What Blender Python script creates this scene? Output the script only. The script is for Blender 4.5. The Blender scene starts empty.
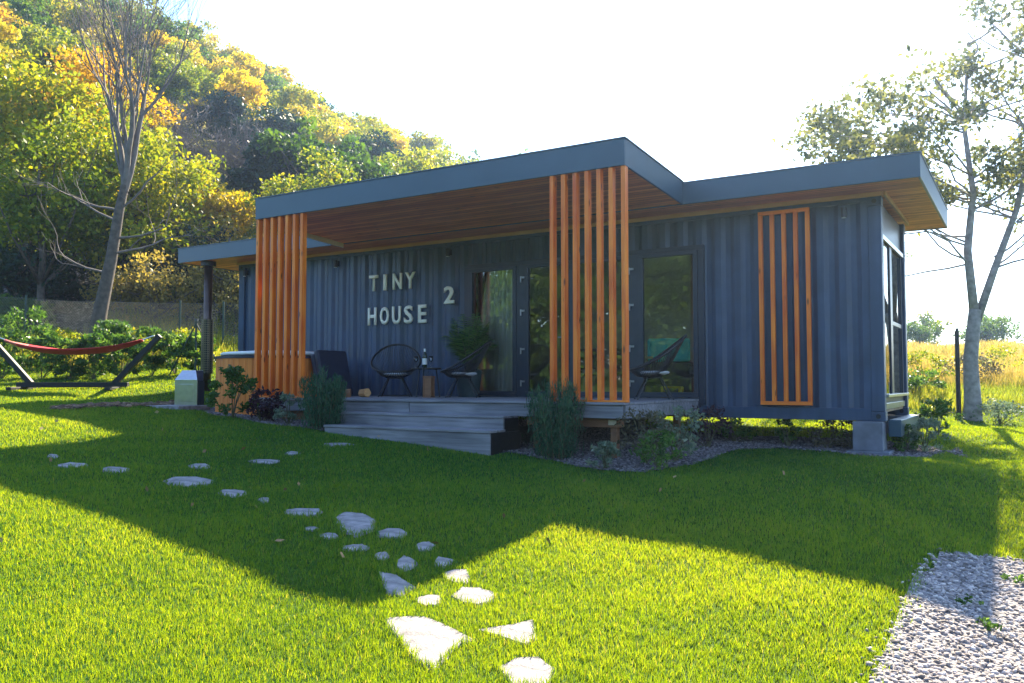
import bpy, math, random
import numpy as np
from mathutils import Vector, Matrix

random.seed(7)
rng = np.random.default_rng(11)
C = bpy.context.scene.collection
S = bpy.context.scene

# ------------------------------------------------------------------ camera
CAM = Vector((13.76, -11.57, 1.5))
FX, FY = -0.526, 0.850            # horizontal viewing direction
RX, RY = 0.850, 0.526             # horizontal right direction
cam = bpy.data.cameras.new('camera'); camo = bpy.data.objects.new('camera', cam); C.objects.link(camo)
cam.sensor_width = 36; cam.lens = 835 / 1024 * 36; cam.clip_start = 0.05; cam.clip_end = 3000
camo.location = CAM
camo.rotation_euler = (math.radians(90 + 2.777), 0, math.atan2(-FX, FY))
S.camera = camo

# ------------------------------------------------------------------ light
SUNV = Vector((-0.2, 1.31, 1.0)).normalized()
elev = math.asin(SUNV.z); azim = math.atan2(SUNV.x, SUNV.y)      # azimuth clockwise from +Y
w = bpy.data.worlds.new('World'); S.world = w; w.use_nodes = True
nt = w.node_tree; nt.nodes.clear()
sky = nt.nodes.new('ShaderNodeTexSky'); sky.sky_type = 'NISHITA'; sky.sun_disc = False
sky.sun_elevation = elev; sky.sun_rotation = azim
sky.air_density = 1.0; sky.dust_density = 0.4; sky.ozone_density = 4.0
bg = nt.nodes.new('ShaderNodeBackground'); bg.inputs[1].default_value = 0.11
ow = nt.nodes.new('ShaderNodeOutputWorld')
nt.links.new(sky.outputs[0], bg.inputs[0]); nt.links.new(bg.outputs[0], ow.inputs[0])
sl = bpy.data.lights.new('sun', 'SUN'); sl.energy = 5.0; sl.angle = math.radians(0.6); sl.color = (1.0, 0.86, 0.62)
so = bpy.data.objects.new('sun', sl); C.objects.link(so); so.location = (0, 0, 40)
so.rotation_euler = (-SUNV).to_track_quat('-Z', 'Y').to_euler()
S.view_settings.view_transform = 'Standard'; S.view_settings.look = 'None'
S.view_settings.exposure = 2.28; S.view_settings.gamma = 1.0
try:
    S.cycles.max_bounces = 8; S.cycles.transparent_max_bounces = 24
    S.cycles.diffuse_bounces = 4; S.cycles.glossy_bounces = 4; S.cycles.transmission_bounces = 4
    S.cycles.use_denoising = True
    S.cycles.sample_clamp_indirect = 8
except Exception:
    pass

# ------------------------------------------------------------------ terrain height
def rf(r, f):   # metres right / forward of the photographer -> world x, y
    return (CAM.x + RX * r + FX * f, CAM.y + RY * r + FY * f)
ctrl = [(13.76, -11.57, 0.0), (10.6, -8.0, .24), (13.5, -6.1, .09), (12.0, -.3, .58), (8.33, -3.3, .62), (5.67, -3.3, .84),
        (1.9, -2.4, 1.0), (1.0, -1.6, 1.02), (4.13, -5.09, .83), (5.6, -7.5, .60), (10.5, -5.85, .36), (13.1, -6.0, .15),
        (13.46, -1.6, .50), (12.8, -1.4, .57), (12.0, 3.5, .80), (12.75, 7.0, .78), (6, 1.2, .85), (0, 1.2, 1.12), (6, 4.5, 1.05), (9.5, -1.5, .62)]
for r, f, z in [(-8.7, 17, 1.38), (-12, 17, 1.42), (-6, 17, 1.28), (-9, 18.6, 1.54), (-5.5, 18.8, 1.48), (-9, 21, 1.9), (-6, 21, 1.85), (-14, 21, 2.0),
                (-9, 24, 2.45), (-15, 24, 2.55), (-3, 24, 2.2), (3, 24, 1.7), (9, 18, 1.15), (14, 18, 1.25), (14, 30, 2.1), (20, 30, 2.3),
                (24, 45, 3.1), (40, 45, 3.1), (10, 45, 3.0), (10, 60, 3.3), (40, 70, 2.6), (60, 45, 2.8), (70, 90, 1.0), (30, 110, 1.0), (8, 5, .0), (14, 6, .0), (14, 11, .5), (-10, 6, 1.0), (-14, 10, 1.25),
                (-5, -4, .2), (5, -6, -.4), (0, -20, -1), (25, -15, -1), (-25, -10, .5), (-30, 15, 2.0), (-60, 0, 3), (-70, 60, 4), (-30, 40, 3.5), (0, 60, 3.0),
                (0, -60, -1.5), (60, -40, -1.5), (-60, -60, 0), (60, 10, 1.2), (-40, 110, 3), (120, 60, 0), (0, 150, 2), (130, -60, -2), (-130, -40, 3), (-130, 120, 3), (120, 160, 0)]:
    x, y = rf(r, f); ctrl.append((x, y, z))
K = np.array(ctrl)
def _phi(d2): return np.sqrt(d2 + 1.2 ** 2)
_A = _phi(((K[:, None, :2] - K[None, :, :2]) ** 2).sum(-1)) + np.eye(len(K)) * 0.02
_n = len(K)
_M = np.zeros((_n + 1, _n + 1)); _M[:_n, :_n] = _A; _M[:_n, _n] = 1; _M[_n, :_n] = 1
_W = np.linalg.solve(_M, np.append(K[:, 2], 0))
_hr = np.array([-160, -70, -55, -45, -35, -28, -20, -10, -5, 0, 10, 20, 30, 45, 160.])
_hh = np.array([35, 38, 37.5, 35.5, 32, 27.6, 23.2, 18.6, 15.5, 13, 7, 4, 0, 0, 0.])
def H(x, y):
    x = np.atleast_1d(np.asarray(x, float)); y = np.atleast_1d(np.asarray(y, float))
    out = np.empty(len(x))
    for i in range(0, len(x), 60000):
        xs, ys = x[i:i + 60000], y[i:i + 60000]
        d2 = (xs[:, None] - K[None, :, 0]) ** 2 + (ys[:, None] - K[None, :, 1]) ** 2
        out[i:i + 60000] = _phi(d2) @ _W[:_n] + _W[_n]
    dx, dy = x - CAM.x, y - CAM.y
    r = dx * RX + dy * RY; f = dx * FX + dy * FY
    # the wooded hill rises behind the fence
    t = np.clip((f - 25) / 62, 0, 1); t = np.where(t < .08, t * t / .16, t - .04) / .96
    fall = np.clip(1 - (f - 95) / 90, 0, 1)
    out += np.interp(r * 85 / np.maximum(f, 40), _hr, _hh) * t * fall
    out += 0.02 * np.sin(x * 1.7 + 1) * np.sin(y * 1.3) + 0.012 * np.sin(x * 3.9) * np.sin(y * 4.3 + 2)
    return out
def h(x, y): return float(H(x, y)[0])
_tl = math.radians(2.777)
def ground(px, py):     # the lawn point at which a line of sight meets the terrain
    u = (px - 512) / 835; v = (341.5 - py) / 835
    f = math.cos(_tl) - v * math.sin(_tl); z = math.sin(_tl) + v * math.cos(_tl)
    ts = np.arange(2.5, 60, .02)
    X = CAM.x + (RX * u + FX * f) * ts; Y = CAM.y + (RY * u + FY * f) * ts; Z = CAM.z + z * ts
    m = np.nonzero(Z < H(X, Y))[0]
    i = m[0] if len(m) else len(ts) - 1
    return float(X[i]), float(Y[i])

# ------------------------------------------------------------------ helpers
def tag(o, label=None, cat=None, group=None, kind=None):
    if label: o['label'] = label
    if cat: o['category'] = cat
    if group: o['group'] = group
    if kind: o['kind'] = kind
    return o
def empty(name, loc=(0, 0, 0), rz=0, label=None, cat=None, group=None):
    o = bpy.data.objects.new(name, None); C.objects.link(o); o.location = loc; o.rotation_euler = (0, 0, rz)
    o.empty_display_size = .1
    return tag(o, label, cat, group)
def copy_tree(o, parent=None):
    c = o.copy(); C.objects.link(c); c.parent = parent
    for ch in list(o.children): copy_tree(ch, c)
    return c

class MB:
    """collects shapes, then becomes ONE mesh object"""
    def __init__(s): s.v = []; s.f = []; s.m = []; s.n = 0
    def add(s, vs, fs, mi=0):
        b = len(s.v); s.v += [tuple(p) for p in vs]; s.f += [tuple(b + i for i in q) for q in fs]; s.m += [mi] * len(fs); return s
    def box(s, x0, x1, y0, y1, z0, z1, mi=0, M=None):
        vs = [Vector(p) for p in ((x0, y0, z0), (x1, y0, z0), (x1, y1, z0), (x0, y1, z0), (x0, y0, z1), (x1, y0, z1), (x1, y1, z1), (x0, y1, z1))]
        if M: vs = [M @ p for p in vs]
        return s.add(vs, ((0, 3, 2, 1), (4, 5, 6, 7), (0, 1, 5, 4), (1, 2, 6, 5), (2, 3, 7, 6), (3, 0, 4, 7)), mi)
    def tube(s, pts, rad, n=8, mi=0, cap=True):
        pts = [Vector(p) for p in pts]
        if not hasattr(rad, '__len__'): rad = [rad] * len(pts)
        b = len(s.v); prev = None
        for i, p in enumerate(pts):
            d = (pts[min(i + 1, len(pts) - 1)] - pts[max(i - 1, 0)])
            d = d.normalized() if d.length > 1e-9 else Vector((0, 0, 1))
            if prev is None:
                a = d.orthogonal().normalized()
            else:
                a = prev - d * prev.dot(d)
                a = a.normalized() if a.length > 1e-6 else d.orthogonal().normalized()
            prev = a; c = d.cross(a)
            for k in range(n):
                t = 2 * math.pi * k / n
                s.v.append(tuple(p + (a * math.cos(t) + c * math.sin(t)) * rad[i]))
        for i in range(len(pts) - 1):
            for k in range(n):
                k2 = (k + 1) % n
                s.f.append((b + i * n + k, b + i * n + k2, b + (i + 1) * n + k2, b + (i + 1) * n + k)); s.m.append(mi)
        if cap:
            s.f.append(tuple(b + k for k in reversed(range(n)))); s.m.append(mi)
            e = b + (len(pts) - 1) * n
            s.f.append(tuple(e + k for k in range(n))); s.m.append(mi)
        return s
    def lathe(s, prof, c=(0, 0, 0), n=24, mi=0):
        b = len(s.v)
        for r, z in prof:
            for k in range(n):
                t = 2 * math.pi * k / n
                s.v.append((c[0] + r * math.cos(t), c[1] + r * math.sin(t), c[2] + z))
        for i in range(len(prof) - 1):
            for k in range(n):
                k2 = (k + 1) % n
                s.f.append((b + i * n + k, b + i * n + k2, b + (i + 1) * n + k2, b + (i + 1) * n + k)); s.m.append(mi)
        return s
    def build(s, name, mats, parent=None, smooth=False, bevel=0.0, loc=None, rot=None):
        me = bpy.data.meshes.new(name); me.from_pydata(s.v, [], s.f)
        for m in (mats if isinstance(mats, (list, tuple)) else [mats]): me.materials.append(m)
        if any(s.m): me.polygons.foreach_set('material_index', s.m)
        if smooth: me.polygons.foreach_set('use_smooth', [True] * len(s.f))
        me.update()
        o = bpy.data.objects.new(name, me); C.objects.link(o)
        if parent: o.parent = parent
        if loc: o.location = loc
        if rot: o.rotation_euler = rot
        if bevel:
            b = o.modifiers.new('bevel', 'BEVEL'); b.width = bevel; b.segments = 2; b.limit_method = 'ANGLE'
        return o

def np_mesh(name, V, F, mats, parent=None, attr=None, sizes=None):
    """V (n,3); F (m,k) faces of k corners, or flat loops with sizes"""
    me = bpy.data.meshes.new(name)
    V = np.ascontiguousarray(V, np.float32); me.vertices.add(len(V)); me.vertices.foreach_set('co', V.ravel())
    if sizes is None:
        k = F.shape[1]; starts = np.arange(len(F), dtype=np.int32) * k; loops = F.ravel().astype(np.int32)
    else:
        loops = F.astype(np.int32); starts = np.concatenate([[0], np.cumsum(sizes)[:-1]]).astype(np.int32)
    me.loops.add(len(loops)); me.loops.foreach_set('vertex_index', np.ascontiguousarray(loops))
    me.polygons.add(len(starts)); me.polygons.foreach_set('loop_start', starts)
    me.update(calc_edges=True)
    if attr is not None:
        for an, av in (attr.items() if isinstance(attr, dict) else [('tint', attr)]):
            a = me.attributes.new(an, 'FLOAT', 'POINT'); a.data.foreach_set('value', np.ascontiguousarray(av, np.float32))
    for m in (mats if isinstance(mats, (list, tuple)) else [mats]): me.materials.append(m)
    o = bpy.data.objects.new(name, me); C.objects.link(o)
    if parent: o.parent = parent
    return o

def inside(px, py, poly):
    px = np.asarray(px); py = np.asarray(py); r = np.zeros(px.shape, bool); n = len(poly)
    for i in range(n):
        x0, y0 = poly[i]; x1, y1 = poly[(i + 1) % n]
        if y0 == y1: continue
        c = ((y0 > py) != (y1 > py)) & (px < (x1 - x0) * (py - y0) / (y1 - y0) + x0)
        r ^= c
    return r

# ------------------------------------------------------------------ materials
def newmat(name):
    m = bpy.data.materials.new(name); m.use_nodes = True; t = m.node_tree
    p = t.nodes['Principled BSDF']
    return m, t, p
def N(t, typ, **kw):
    n = t.nodes.new(typ)
    for k, v in kw.items():
        if k.startswith('i_'):
            key = k[2:]; key = int(key) if key.isdigit() else key.replace('_', ' ')
            n.inputs[key].default_value = v
        else: setattr(n, k, v)
    return n
def ramp(t, src, cols, pos=None):
    r = t.nodes.new('ShaderNodeValToRGB'); e = r.color_ramp.elements
    while len(e) < len(cols): e.new(0.5)
    for i, c in enumerate(cols):
        e[i].position = pos[i] if pos else i / (len(cols) - 1); e[i].color = (*c, 1)
    t.links.new(src, r.inputs[0]); return r
def simple(name, col, rough=.5, metal=0, var=.15, scale=8, bump=0.0, spec=.5):
    m, t, p = newmat(name)
    tc = N(t, 'ShaderNodeTexCoord'); no = N(t, 'ShaderNodeTexNoise', i_Scale=scale, i_Detail=5.0)
    t.links.new(tc.outputs['Object'], no.inputs['Vector'])
    a = tuple(c * (1 - var) for c in col); b = tuple(min(1, c * (1 + var)) for c in col)
    r = ramp(t, no.outputs[0], [a, b], [.3, .7]); t.links.new(r.outputs[0], p.inputs['Base Color'])
    p.inputs['Roughness'].default_value = rough; p.inputs['Metallic'].default_value = metal
    p.inputs['Specular IOR Level'].default_value = spec
    if bump:
        bp = N(t, 'ShaderNodeBump', i_Strength=bump, i_Distance=.01); n2 = N(t, 'ShaderNodeTexNoise', i_Scale=scale * 6, i_Detail=4.0)
        t.links.new(tc.outputs['Object'], n2.inputs['Vector'])
        t.links.new(n2.outputs[0], bp.inputs['Height']); t.links.new(bp.outputs[0], p.inputs['Normal'])
    return m
def wood(name, c1, c2, axis='Z', board=None, board_axis='Y', rough=.55, knots=True, gap=(.02, .01, .005), grain=1.0):
    m, t, p = newmat(name); tc = N(t, 'ShaderNodeTexCoord'); oi = N(t, 'ShaderNodeObjectInfo')
    ad = N(t, 'ShaderNodeVectorMath', operation='ADD'); cm = N(t, 'ShaderNodeCombineXYZ')
    mu = N(t, 'ShaderNodeMath', operation='MULTIPLY', i_1=37.0); t.links.new(oi.outputs['Random'], mu.inputs[0])
    for k in range(3): t.links.new(mu.outputs[0], cm.inputs[k])
    t.links.new(tc.outputs['Object'], ad.inputs[0]); t.links.new(cm.outputs[0], ad.inputs[1])
    src = ad.outputs[0]
    sep = N(t, 'ShaderNodeSeparateXYZ'); t.links.new(tc.outputs['Object'], sep.inputs[0])
    if board:       # each board gets its own tone and grain offset
        dv = N(t, 'ShaderNodeMath', operation='DIVIDE', i_1=board); t.links.new(sep.outputs[board_axis], dv.inputs[0])
        fl = N(t, 'ShaderNodeMath', operation='FLOOR'); t.links.new(dv.outputs[0], fl.inputs[0])
        fr = N(t, 'ShaderNodeMath', operation='FRACT'); t.links.new(dv.outputs[0], fr.inputs[0])
        wn = N(t, 'ShaderNodeTexWhiteNoise', noise_dimensions='1D'); t.links.new(fl.outputs[0], wn.inputs['W'])
        a2 = N(t, 'ShaderNodeVectorMath', operation='MULTIPLY_ADD'); a2.inputs[1].default_value = (9, 9, 9)
        t.links.new(wn.outputs['Color'], a2.inputs[0]); t.links.new(src, a2.inputs[2]); src = a2.outputs[0]
    mp = N(t, 'ShaderNodeMapping'); sc = {'X': (1.2, 22, 22), 'Y': (22, 1.2, 22), 'Z': (22, 22, 1.2)}[axis]
    mp.inputs['Scale'].default_value = sc; t.links.new(src, mp.inputs[0])
    no = N(t, 'ShaderNodeTexNoise', i_Scale=1.0, i_Detail=6.0, i_Distortion=.6); t.links.new(mp.outputs[0], no.inputs[0])
    big = N(t, 'ShaderNodeTexNoise', i_Scale=1.6, i_Detail=2.0); t.links.new(src, big.inputs[0])
    mx = N(t, 'ShaderNodeMath', operation='MULTIPLY_ADD', i_1=.45); t.links.new(big.outputs[0], mx.inputs[0])
    m2 = N(t, 'ShaderNodeMath', operation='MULTIPLY', i_1=.6); t.links.new(no.outputs[0], m2.inputs[0]); t.links.new(m2.outputs[0], mx.inputs[2])
    last = mx.outputs[0]
    if board:
        m3 = N(t, 'ShaderNodeMath', operation='MULTIPLY_ADD', i_1=.28); t.links.new(wn.outputs['Value'], m3.inputs[0]); t.links.new(last, m3.inputs[2])
        m4 = N(t, 'ShaderNodeMath', operation='SUBTRACT', i_1=.14); t.links.new(m3.outputs[0], m4.inputs[0]); last = m4.outputs[0]
    r = ramp(t, last, [c1, c2], [.36, .68]); col = r.outputs[0]
    if knots:
        vo = N(t, 'ShaderNodeTexVoronoi', i_Scale=1.0); mp2 = N(t, 'ShaderNodeMapping')
        mp2.inputs['Scale'].default_value = {'X': (2.6, 9, 9), 'Y': (9, 2.6, 9), 'Z': (9, 9, 2.6)}[axis]
        t.links.new(src, mp2.inputs[0]); t.links.new(mp2.outputs[0], vo.inputs[0])
        kr = ramp(t, vo.outputs[0], [(.25, .25, .25), (1, 1, 1)], [.06, .16])
        mm = N(t, 'ShaderNodeMix', data_type='RGBA', blend_type='MULTIPLY'); mm.inputs[0].default_value = 1
        t.links.new(col, mm.inputs[6]); t.links.new(kr.outputs[0], mm.inputs[7]); col = mm.outputs[2]
    bp = N(t, 'ShaderNodeBump', i_Strength=.35 * grain, i_Distance=.004)
    if board:
        gr = ramp(t, fr.outputs[0], [(0, 0, 0), (1, 1, 1), (1, 1, 1), (0, 0, 0)], [0.0, .07, .93, 1.0])
        gm = N(t, 'ShaderNodeMix', data_type='RGBA', blend_type='MIX'); t.links.new(gr.outputs[0], gm.inputs[0])
        gm.inputs[6].default_value = (*gap, 1); t.links.new(col, gm.inputs[7]); col = gm.outputs[2]
        t.links.new(gr.outputs[0], bp.inputs['Height'])
    else:
        t.links.new(no.outputs[0], bp.inputs['Height'])
    t.links.new(col, p.inputs['Base Color']); t.links.new(bp.outputs[0], p.inputs['Normal'])
    p.inputs['Roughness'].default_value = rough
    return m
def leaf(name, cols, trans=.45, tcol=None, tcols=None, rough=.5, objvar=.12, spec=.15):
    """a leaf colour that varies from leaf to leaf (tint) and plant to plant"""
    m, t, p = newmat(name); at = N(t, 'ShaderNodeAttribute', attribute_name='tint'); oi = N(t, 'ShaderNodeObjectInfo')
    a = N(t, 'ShaderNodeMath', operation='MULTIPLY_ADD', i_1=objvar * 2, i_2=-objvar); t.links.new(oi.outputs['Random'], a.inputs[0])
    s = N(t, 'ShaderNodeMath', operation='ADD', use_clamp=True); t.links.new(at.outputs['Fac'], s.inputs[0]); t.links.new(a.outputs[0], s.inputs[1])
    r = ramp(t, s.outputs[0], cols)
    t.links.new(r.outputs[0], p.inputs['Base Color']); p.inputs['Roughness'].default_value = rough
    p.inputs['Specular IOR Level'].default_value = spec
    tr = N(t, 'ShaderNodeBsdfTranslucent'); mm = N(t, 'ShaderNodeMix', data_type='RGBA', blend_type='MULTIPLY'); mm.inputs[0].default_value = 1
    t.links.new(r.outputs[0], mm.inputs[6]); mm.inputs[7].default_value = (*(tcol or (1.9, 1.7, .7)), 1); mm.clamp_result = False
    t.links.new(mm.outputs[2], tr.inputs[0])
    if tcols: t.links.new(ramp(t, s.outputs[0], tcols).outputs[0], tr.inputs[0])
    ms = N(t, 'ShaderNodeMixShader'); ms.inputs[0].default_value = trans
    t.links.new(p.outputs[0], ms.inputs[1]); t.links.new(tr.outputs[0], ms.inputs[2])
    t.links.new(ms.outputs[0], t.nodes['Material Output'].inputs[0])
    return m

def painted(name, col, rough):
    m, t, p = newmat(name); tc = N(t, 'ShaderNodeTexCoord'); mp = N(t, 'ShaderNodeMapping'); mp.inputs['Scale'].default_value = (9, 9, .5)
    n1 = N(t, 'ShaderNodeTexNoise', i_Scale=1.0, i_Detail=6.0); n2 = N(t, 'ShaderNodeTexNoise', i_Scale=3.2, i_Detail=7.0); t.links.new(tc.outputs['Object'], mp.inputs[0]); t.links.new(mp.outputs[0], n1.inputs[0]); t.links.new(tc.outputs['Object'], n2.inputs[0])
    ad = N(t, 'ShaderNodeMath', operation='MULTIPLY_ADD', i_1=.55); t.links.new(n1.outputs[0], ad.inputs[0]); m2 = N(t, 'ShaderNodeMath', operation='MULTIPLY', i_1=.45); t.links.new(n2.outputs[0], m2.inputs[0]); t.links.new(m2.outputs[0], ad.inputs[2])
    r = ramp(t, ad.outputs[0], [tuple(c * .72 for c in col), col, tuple(c * 1.35 + .006 for c in col)], [.34, .5, .68]); t.links.new(r.outputs[0], p.inputs['Base Color'])
    rr_ = N(t, 'ShaderNodeMapRange', i_1=.3, i_2=.7, i_3=rough - .1, i_4=rough + .15); t.links.new(n2.outputs[0], rr_.inputs[0]); t.links.new(rr_.outputs[0], p.inputs['Roughness'])
    bp = N(t, 'ShaderNodeBump', i_Strength=.12, i_Distance=.02); t.links.new(n2.outputs[0], bp.inputs['Height']); t.links.new(bp.outputs[0], p.inputs['Normal']); return m
M_navy = painted('navy_paint', (.034, .062, .118), .42)
M_fascia = simple('fascia_sheet', (.028, .072, .112), .38, var=.07, scale=2)
M_frame = simple('window_frame_paint', (.022, .032, .055), .35, var=.08)
M_slat = wood('slat_wood', (.62, .095, .006), (.93, .27, .022), 'Z', rough=.5)
M_slath = wood('slat_wood_across', (.62, .095, .006), (.93, .27, .022), 'X', rough=.5)
M_soffit = wood('soffit_boards', (.52, .12, .032), (.90, .30, .085), 'X', board=.095, board_axis='Y', rough=.5, gap=(.05, .02, .01))
M_trim = wood('pale_trim', (.42, .20, .07), (.60, .33, .13), 'X', knots=False)
M_pale = wood('pale_board', (.50, .40, .26), (.68, .56, .38), 'Y', knots=False)
M_deck = wood('weathered_deck', (.105, .10, .11), (.26, .25, .27), 'X', board=.13, board_axis='Y', rough=.7, knots=False)
M_deckf = wood('weathered_deck_face', (.10, .098, .11), (.29, .28, .30), 'X', rough=.7, knots=False, grain=1.6)
M_beam = wood('brown_beam', (.16, .07, .03), (.28, .13, .06), 'X', rough=.7)
M_tub = wood('tub_staves', (.56, .13, .015), (.85, .27, .04), 'Z', rough=.5)
M_black = simple('black_metal', (.012, .013, .016), .4, var=.2)
M_blackw = simple('black_stained_wood', (.006, .006, .008), .6, var=.4, scale=20, bump=.2)
M_steel = simple('brushed_steel', (.55, .55, .56), .28, metal=1.0, var=.08, scale=14)
M_chrome = simple('hinge_metal', (.30, .31, .34), .35, metal=.8, var=.05)
M_white = simple('white_paint', (.78, .78, .76), .4, var=.03)
M_cream = simple('cream_letters', (.86, .84, .72), .45, var=.04)
M_conc = simple('concrete', (.16, .17, .20), .85, var=.25, scale=5, bump=.3)
M_navycover = simple('navy_vinyl', (.014, .018, .045), .5, var=.2)
M_inner = simple('interior_wall', (.42, .38, .32), .8, var=.06)
M_innerf = wood('interior_floor', (.22, .13, .07), (.34, .22, .12), 'X', board=.14, board_axis='Y', knots=False)
M_green_tin = simple('dark_planter', (.02, .045, .055), .4)
M_red = simple('hammock_cloth', (.42, .02, .03), .8, var=.2, scale=30)
M_redw = simple('hammock_edge', (.60, .16, .14), .8, var=.2, scale=30)
M_bark = simple('bark', (.085, .068, .055), .9, var=.45, scale=9, bump=.9)
M_barkp = simple('pale_bark', (.27, .24, .23), .9, var=.4, scale=10, bump=.8)
M_twig = simple('grey_twigs', (.13, .11, .10), .9, var=.3, scale=6)
M_stem = simple('green_stem', (.09, .085, .04), .8, var=.3)
M_stone = simple('path_stone', (.23, .21, .205), .85, var=.42, scale=11, bump=.8)
M_galv = simple('galvanised_wire', (.13, .14, .14), .5, metal=.3, var=.1)
M_postg = simple('green_post', (.02, .05, .035), .5)

def glass_mat(name, refl=1.0, tint=(.95, .97, .97)):
    m, t, p = newmat(name); t.nodes.remove(p)
    fr = N(t, 'ShaderNodeFresnel', i_IOR=1.78); tr = N(t, 'ShaderNodeBsdfTransparent'); tr.inputs[0].default_value = (*tint, 1)
    gl = N(t, 'ShaderNodeBsdfGlossy', i_Roughness=.004); ms = N(t, 'ShaderNodeMixShader')
    t.links.new(fr.outputs[0], ms.inputs[0]); t.links.new(tr.outputs[0], ms.inputs[1]); t.links.new(gl.outputs[0], ms.inputs[2])
    t.links.new(ms.outputs[0], t.nodes['Material Output'].inputs[0]); return m
M_glass = glass_mat('pane_glass')
M_bottle = simple('dark_bottle_glass', (.01, .03, .015), .08)
M_curtain = leaf('curtain_cloth', [(.80, .76, .68), (.86, .82, .74)], trans=.3, tcol=(1, 1, 1), rough=.9)

# leaves
L_grass = leaf('grass_blades', [(.002, .065, .024), (.004, .11, .034), (.010, .15, .038), (.15, .17, .05)], trans=.47, tcols=[(.12, .22, .002), (.25, .36, .003), (.46, .53, .006), (.55, .48, .05)], objvar=0, rough=.5, spec=.12)
L_yg = leaf('leaves_yellow_green', [(.06, .11, .010), (.15, .20, .012), (.34, .30, .015)], objvar=.2)
L_yel = leaf('leaves_yellow', [(.14, .16, .012), (.36, .31, .012), (.52, .37, .015)], objvar=.15)
L_ora = leaf('leaves_orange', [(.18, .17, .012), (.40, .27, .015), (.50, .26, .02)], objvar=.15)
L_grn = leaf('leaves_green', [(.020, .055, .010), (.05, .11, .014), (.11, .17, .02)], objvar=.15)
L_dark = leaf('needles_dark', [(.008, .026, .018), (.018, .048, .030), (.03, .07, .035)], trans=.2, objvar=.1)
L_beige = leaf('leaves_dry_beige', [(.12, .11, .04), (.24, .20, .07), (.34, .29, .09)], objvar=.15)
L_shrub = leaf('shrub_leaves', [(.02, .055, .014), (.05, .12, .03), (.13, .22, .07)], objvar=.1, rough=.3)
L_purple = leaf('purple_leaves', [(.025, .012, .025), (.05, .025, .035), (.06, .04, .05)], trans=.25, tcol=(1.5, 1, 1))
L_pale = leaf('grey_green_leaves', [(.07, .11, .08), (.14, .19, .13), (.28, .31, .22)], trans=.3, tcol=(1.2, 1.3, 1))
L_brown = leaf('brownish_leaves', [(.05, .05, .025), (.10, .09, .05), (.16, .14, .09)], trans=.3, tcol=(1.2, 1.2, 1))
L_conif = leaf('conifer_sprigs', [(.016, .055, .035), (.04, .11, .06), (.09, .17, .085)], trans=.25, tcol=(1.2, 1.5, .8))
L_field = leaf('field_grasses', [(.14, .16, .04), (.30, .25, .08), (.42, .32, .15)], trans=.4, tcol=(1.8, 1.6, .8), objvar=0)
L_mix = leaf('sparse_tree_leaves', [(.05, .075, .045), (.11, .135, .07), (.26, .26, .08)], trans=.42, objvar=.1)

def terrain_mat():
    m, t, p = newmat('terrain'); tc = N(t, 'ShaderNodeTexCoord'); at = N(t, 'ShaderNodeAttribute', attribute_name='tint')
    n1 = N(t, 'ShaderNodeTexNoise', i_Scale=2.2, i_Detail=8.0); n2 = N(t, 'ShaderNodeTexNoise', i_Scale=30.0, i_Detail=6.0)
    for n in (n1, n2): t.links.new(tc.outputs['Object'], n.inputs['Vector'])
    g = ramp(t, n2.outputs[0], [(.018, .045, .006), (.05, .10, .010), (.09, .10, .03)], [.3, .55, .8])
    n3 = N(t, 'ShaderNodeTexNoise', i_Scale=7.0, i_Detail=9.0, i_Roughness=.75); t.links.new(tc.outputs['Object'], n3.inputs['Vector'])
    l = ramp(t, n3.outputs[0], [(.012, .012, .010), (.07, .065, .06), (.50, .46, .46)], [.42, .52, .64])
    b = ramp(t, n1.outputs[0], [(.10, .12, .02), (.26, .22, .05)], [.35, .65])
    mr = N(t, 'ShaderNodeMapRange', i_1=.0, i_2=1.0); t.links.new(at.outputs['Fac'], mr.inputs[0])
    mx = N(t, 'ShaderNodeMix', data_type='RGBA'); t.links.new(mr.outputs[0], mx.inputs[0]); t.links.new(g.outputs[0], mx.inputs[6]); t.links.new(l.outputs[0], mx.inputs[7])
    mr2 = N(t, 'ShaderNodeMapRange', i_1=1.0, i_2=2.0); t.links.new(at.outputs['Fac'], mr2.inputs[0])
    m2 = N(t, 'ShaderNodeMix', data_type='RGBA'); t.links.new(mr2.outputs[0], m2.inputs[0]); t.links.new(mx.outputs[2], m2.inputs[6]); t.links.new(b.outputs[0], m2.inputs[7])
    t.links.new(m2.outputs[2], p.inputs['Base Color']); p.inputs['Roughness'].default_value = .95
    p.inputs['Specular IOR Level'].default_value = .1
    bp = N(t, 'ShaderNodeBump', i_Strength=.6, i_Distance=.03); t.links.new(n2.outputs[0], bp.inputs['Height']); t.links.new(bp.outputs[0], p.inputs['Normal'])
    return m
def gravel_mat(name, cols, scale=45):
    m, t, p = newmat(name); tc = N(t, 'ShaderNodeTexCoord'); vo = N(t, 'ShaderNodeTexVoronoi', i_Scale=scale)
    t.links.new(tc.outputs['Object'], vo.inputs['Vector']); sp = N(t, 'ShaderNodeSeparateColor'); t.links.new(vo.outputs['Color'], sp.inputs[0])
    r = ramp(t, sp.outputs[0], cols); t.links.new(r.outputs[0], p.inputs['Base Color']); p.inputs['Roughness'].default_value = .85
    bp = N(t, 'ShaderNodeBump', i_Strength=.8, i_Distance=.02); bp.invert = True; t.links.new(vo.outputs['Distance'], bp.inputs['Height']); t.links.new(bp.outputs[0], p.inputs['Normal'])
    return m
def tint_mat(name, cols, rough=.85):
    m, t, p = newmat(name); at = N(t, 'ShaderNodeAttribute', attribute_name='tint'); r = ramp(t, at.outputs['Fac'], cols)
    t.links.new(r.outputs[0], p.inputs['Base Color']); p.inputs['Roughness'].default_value = rough; return m
M_terr = terrain_mat()
M_grav = gravel_mat('gravel_base', [(.09, .08, .08), (.20, .18, .18), (.30, .27, .26)])
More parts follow.
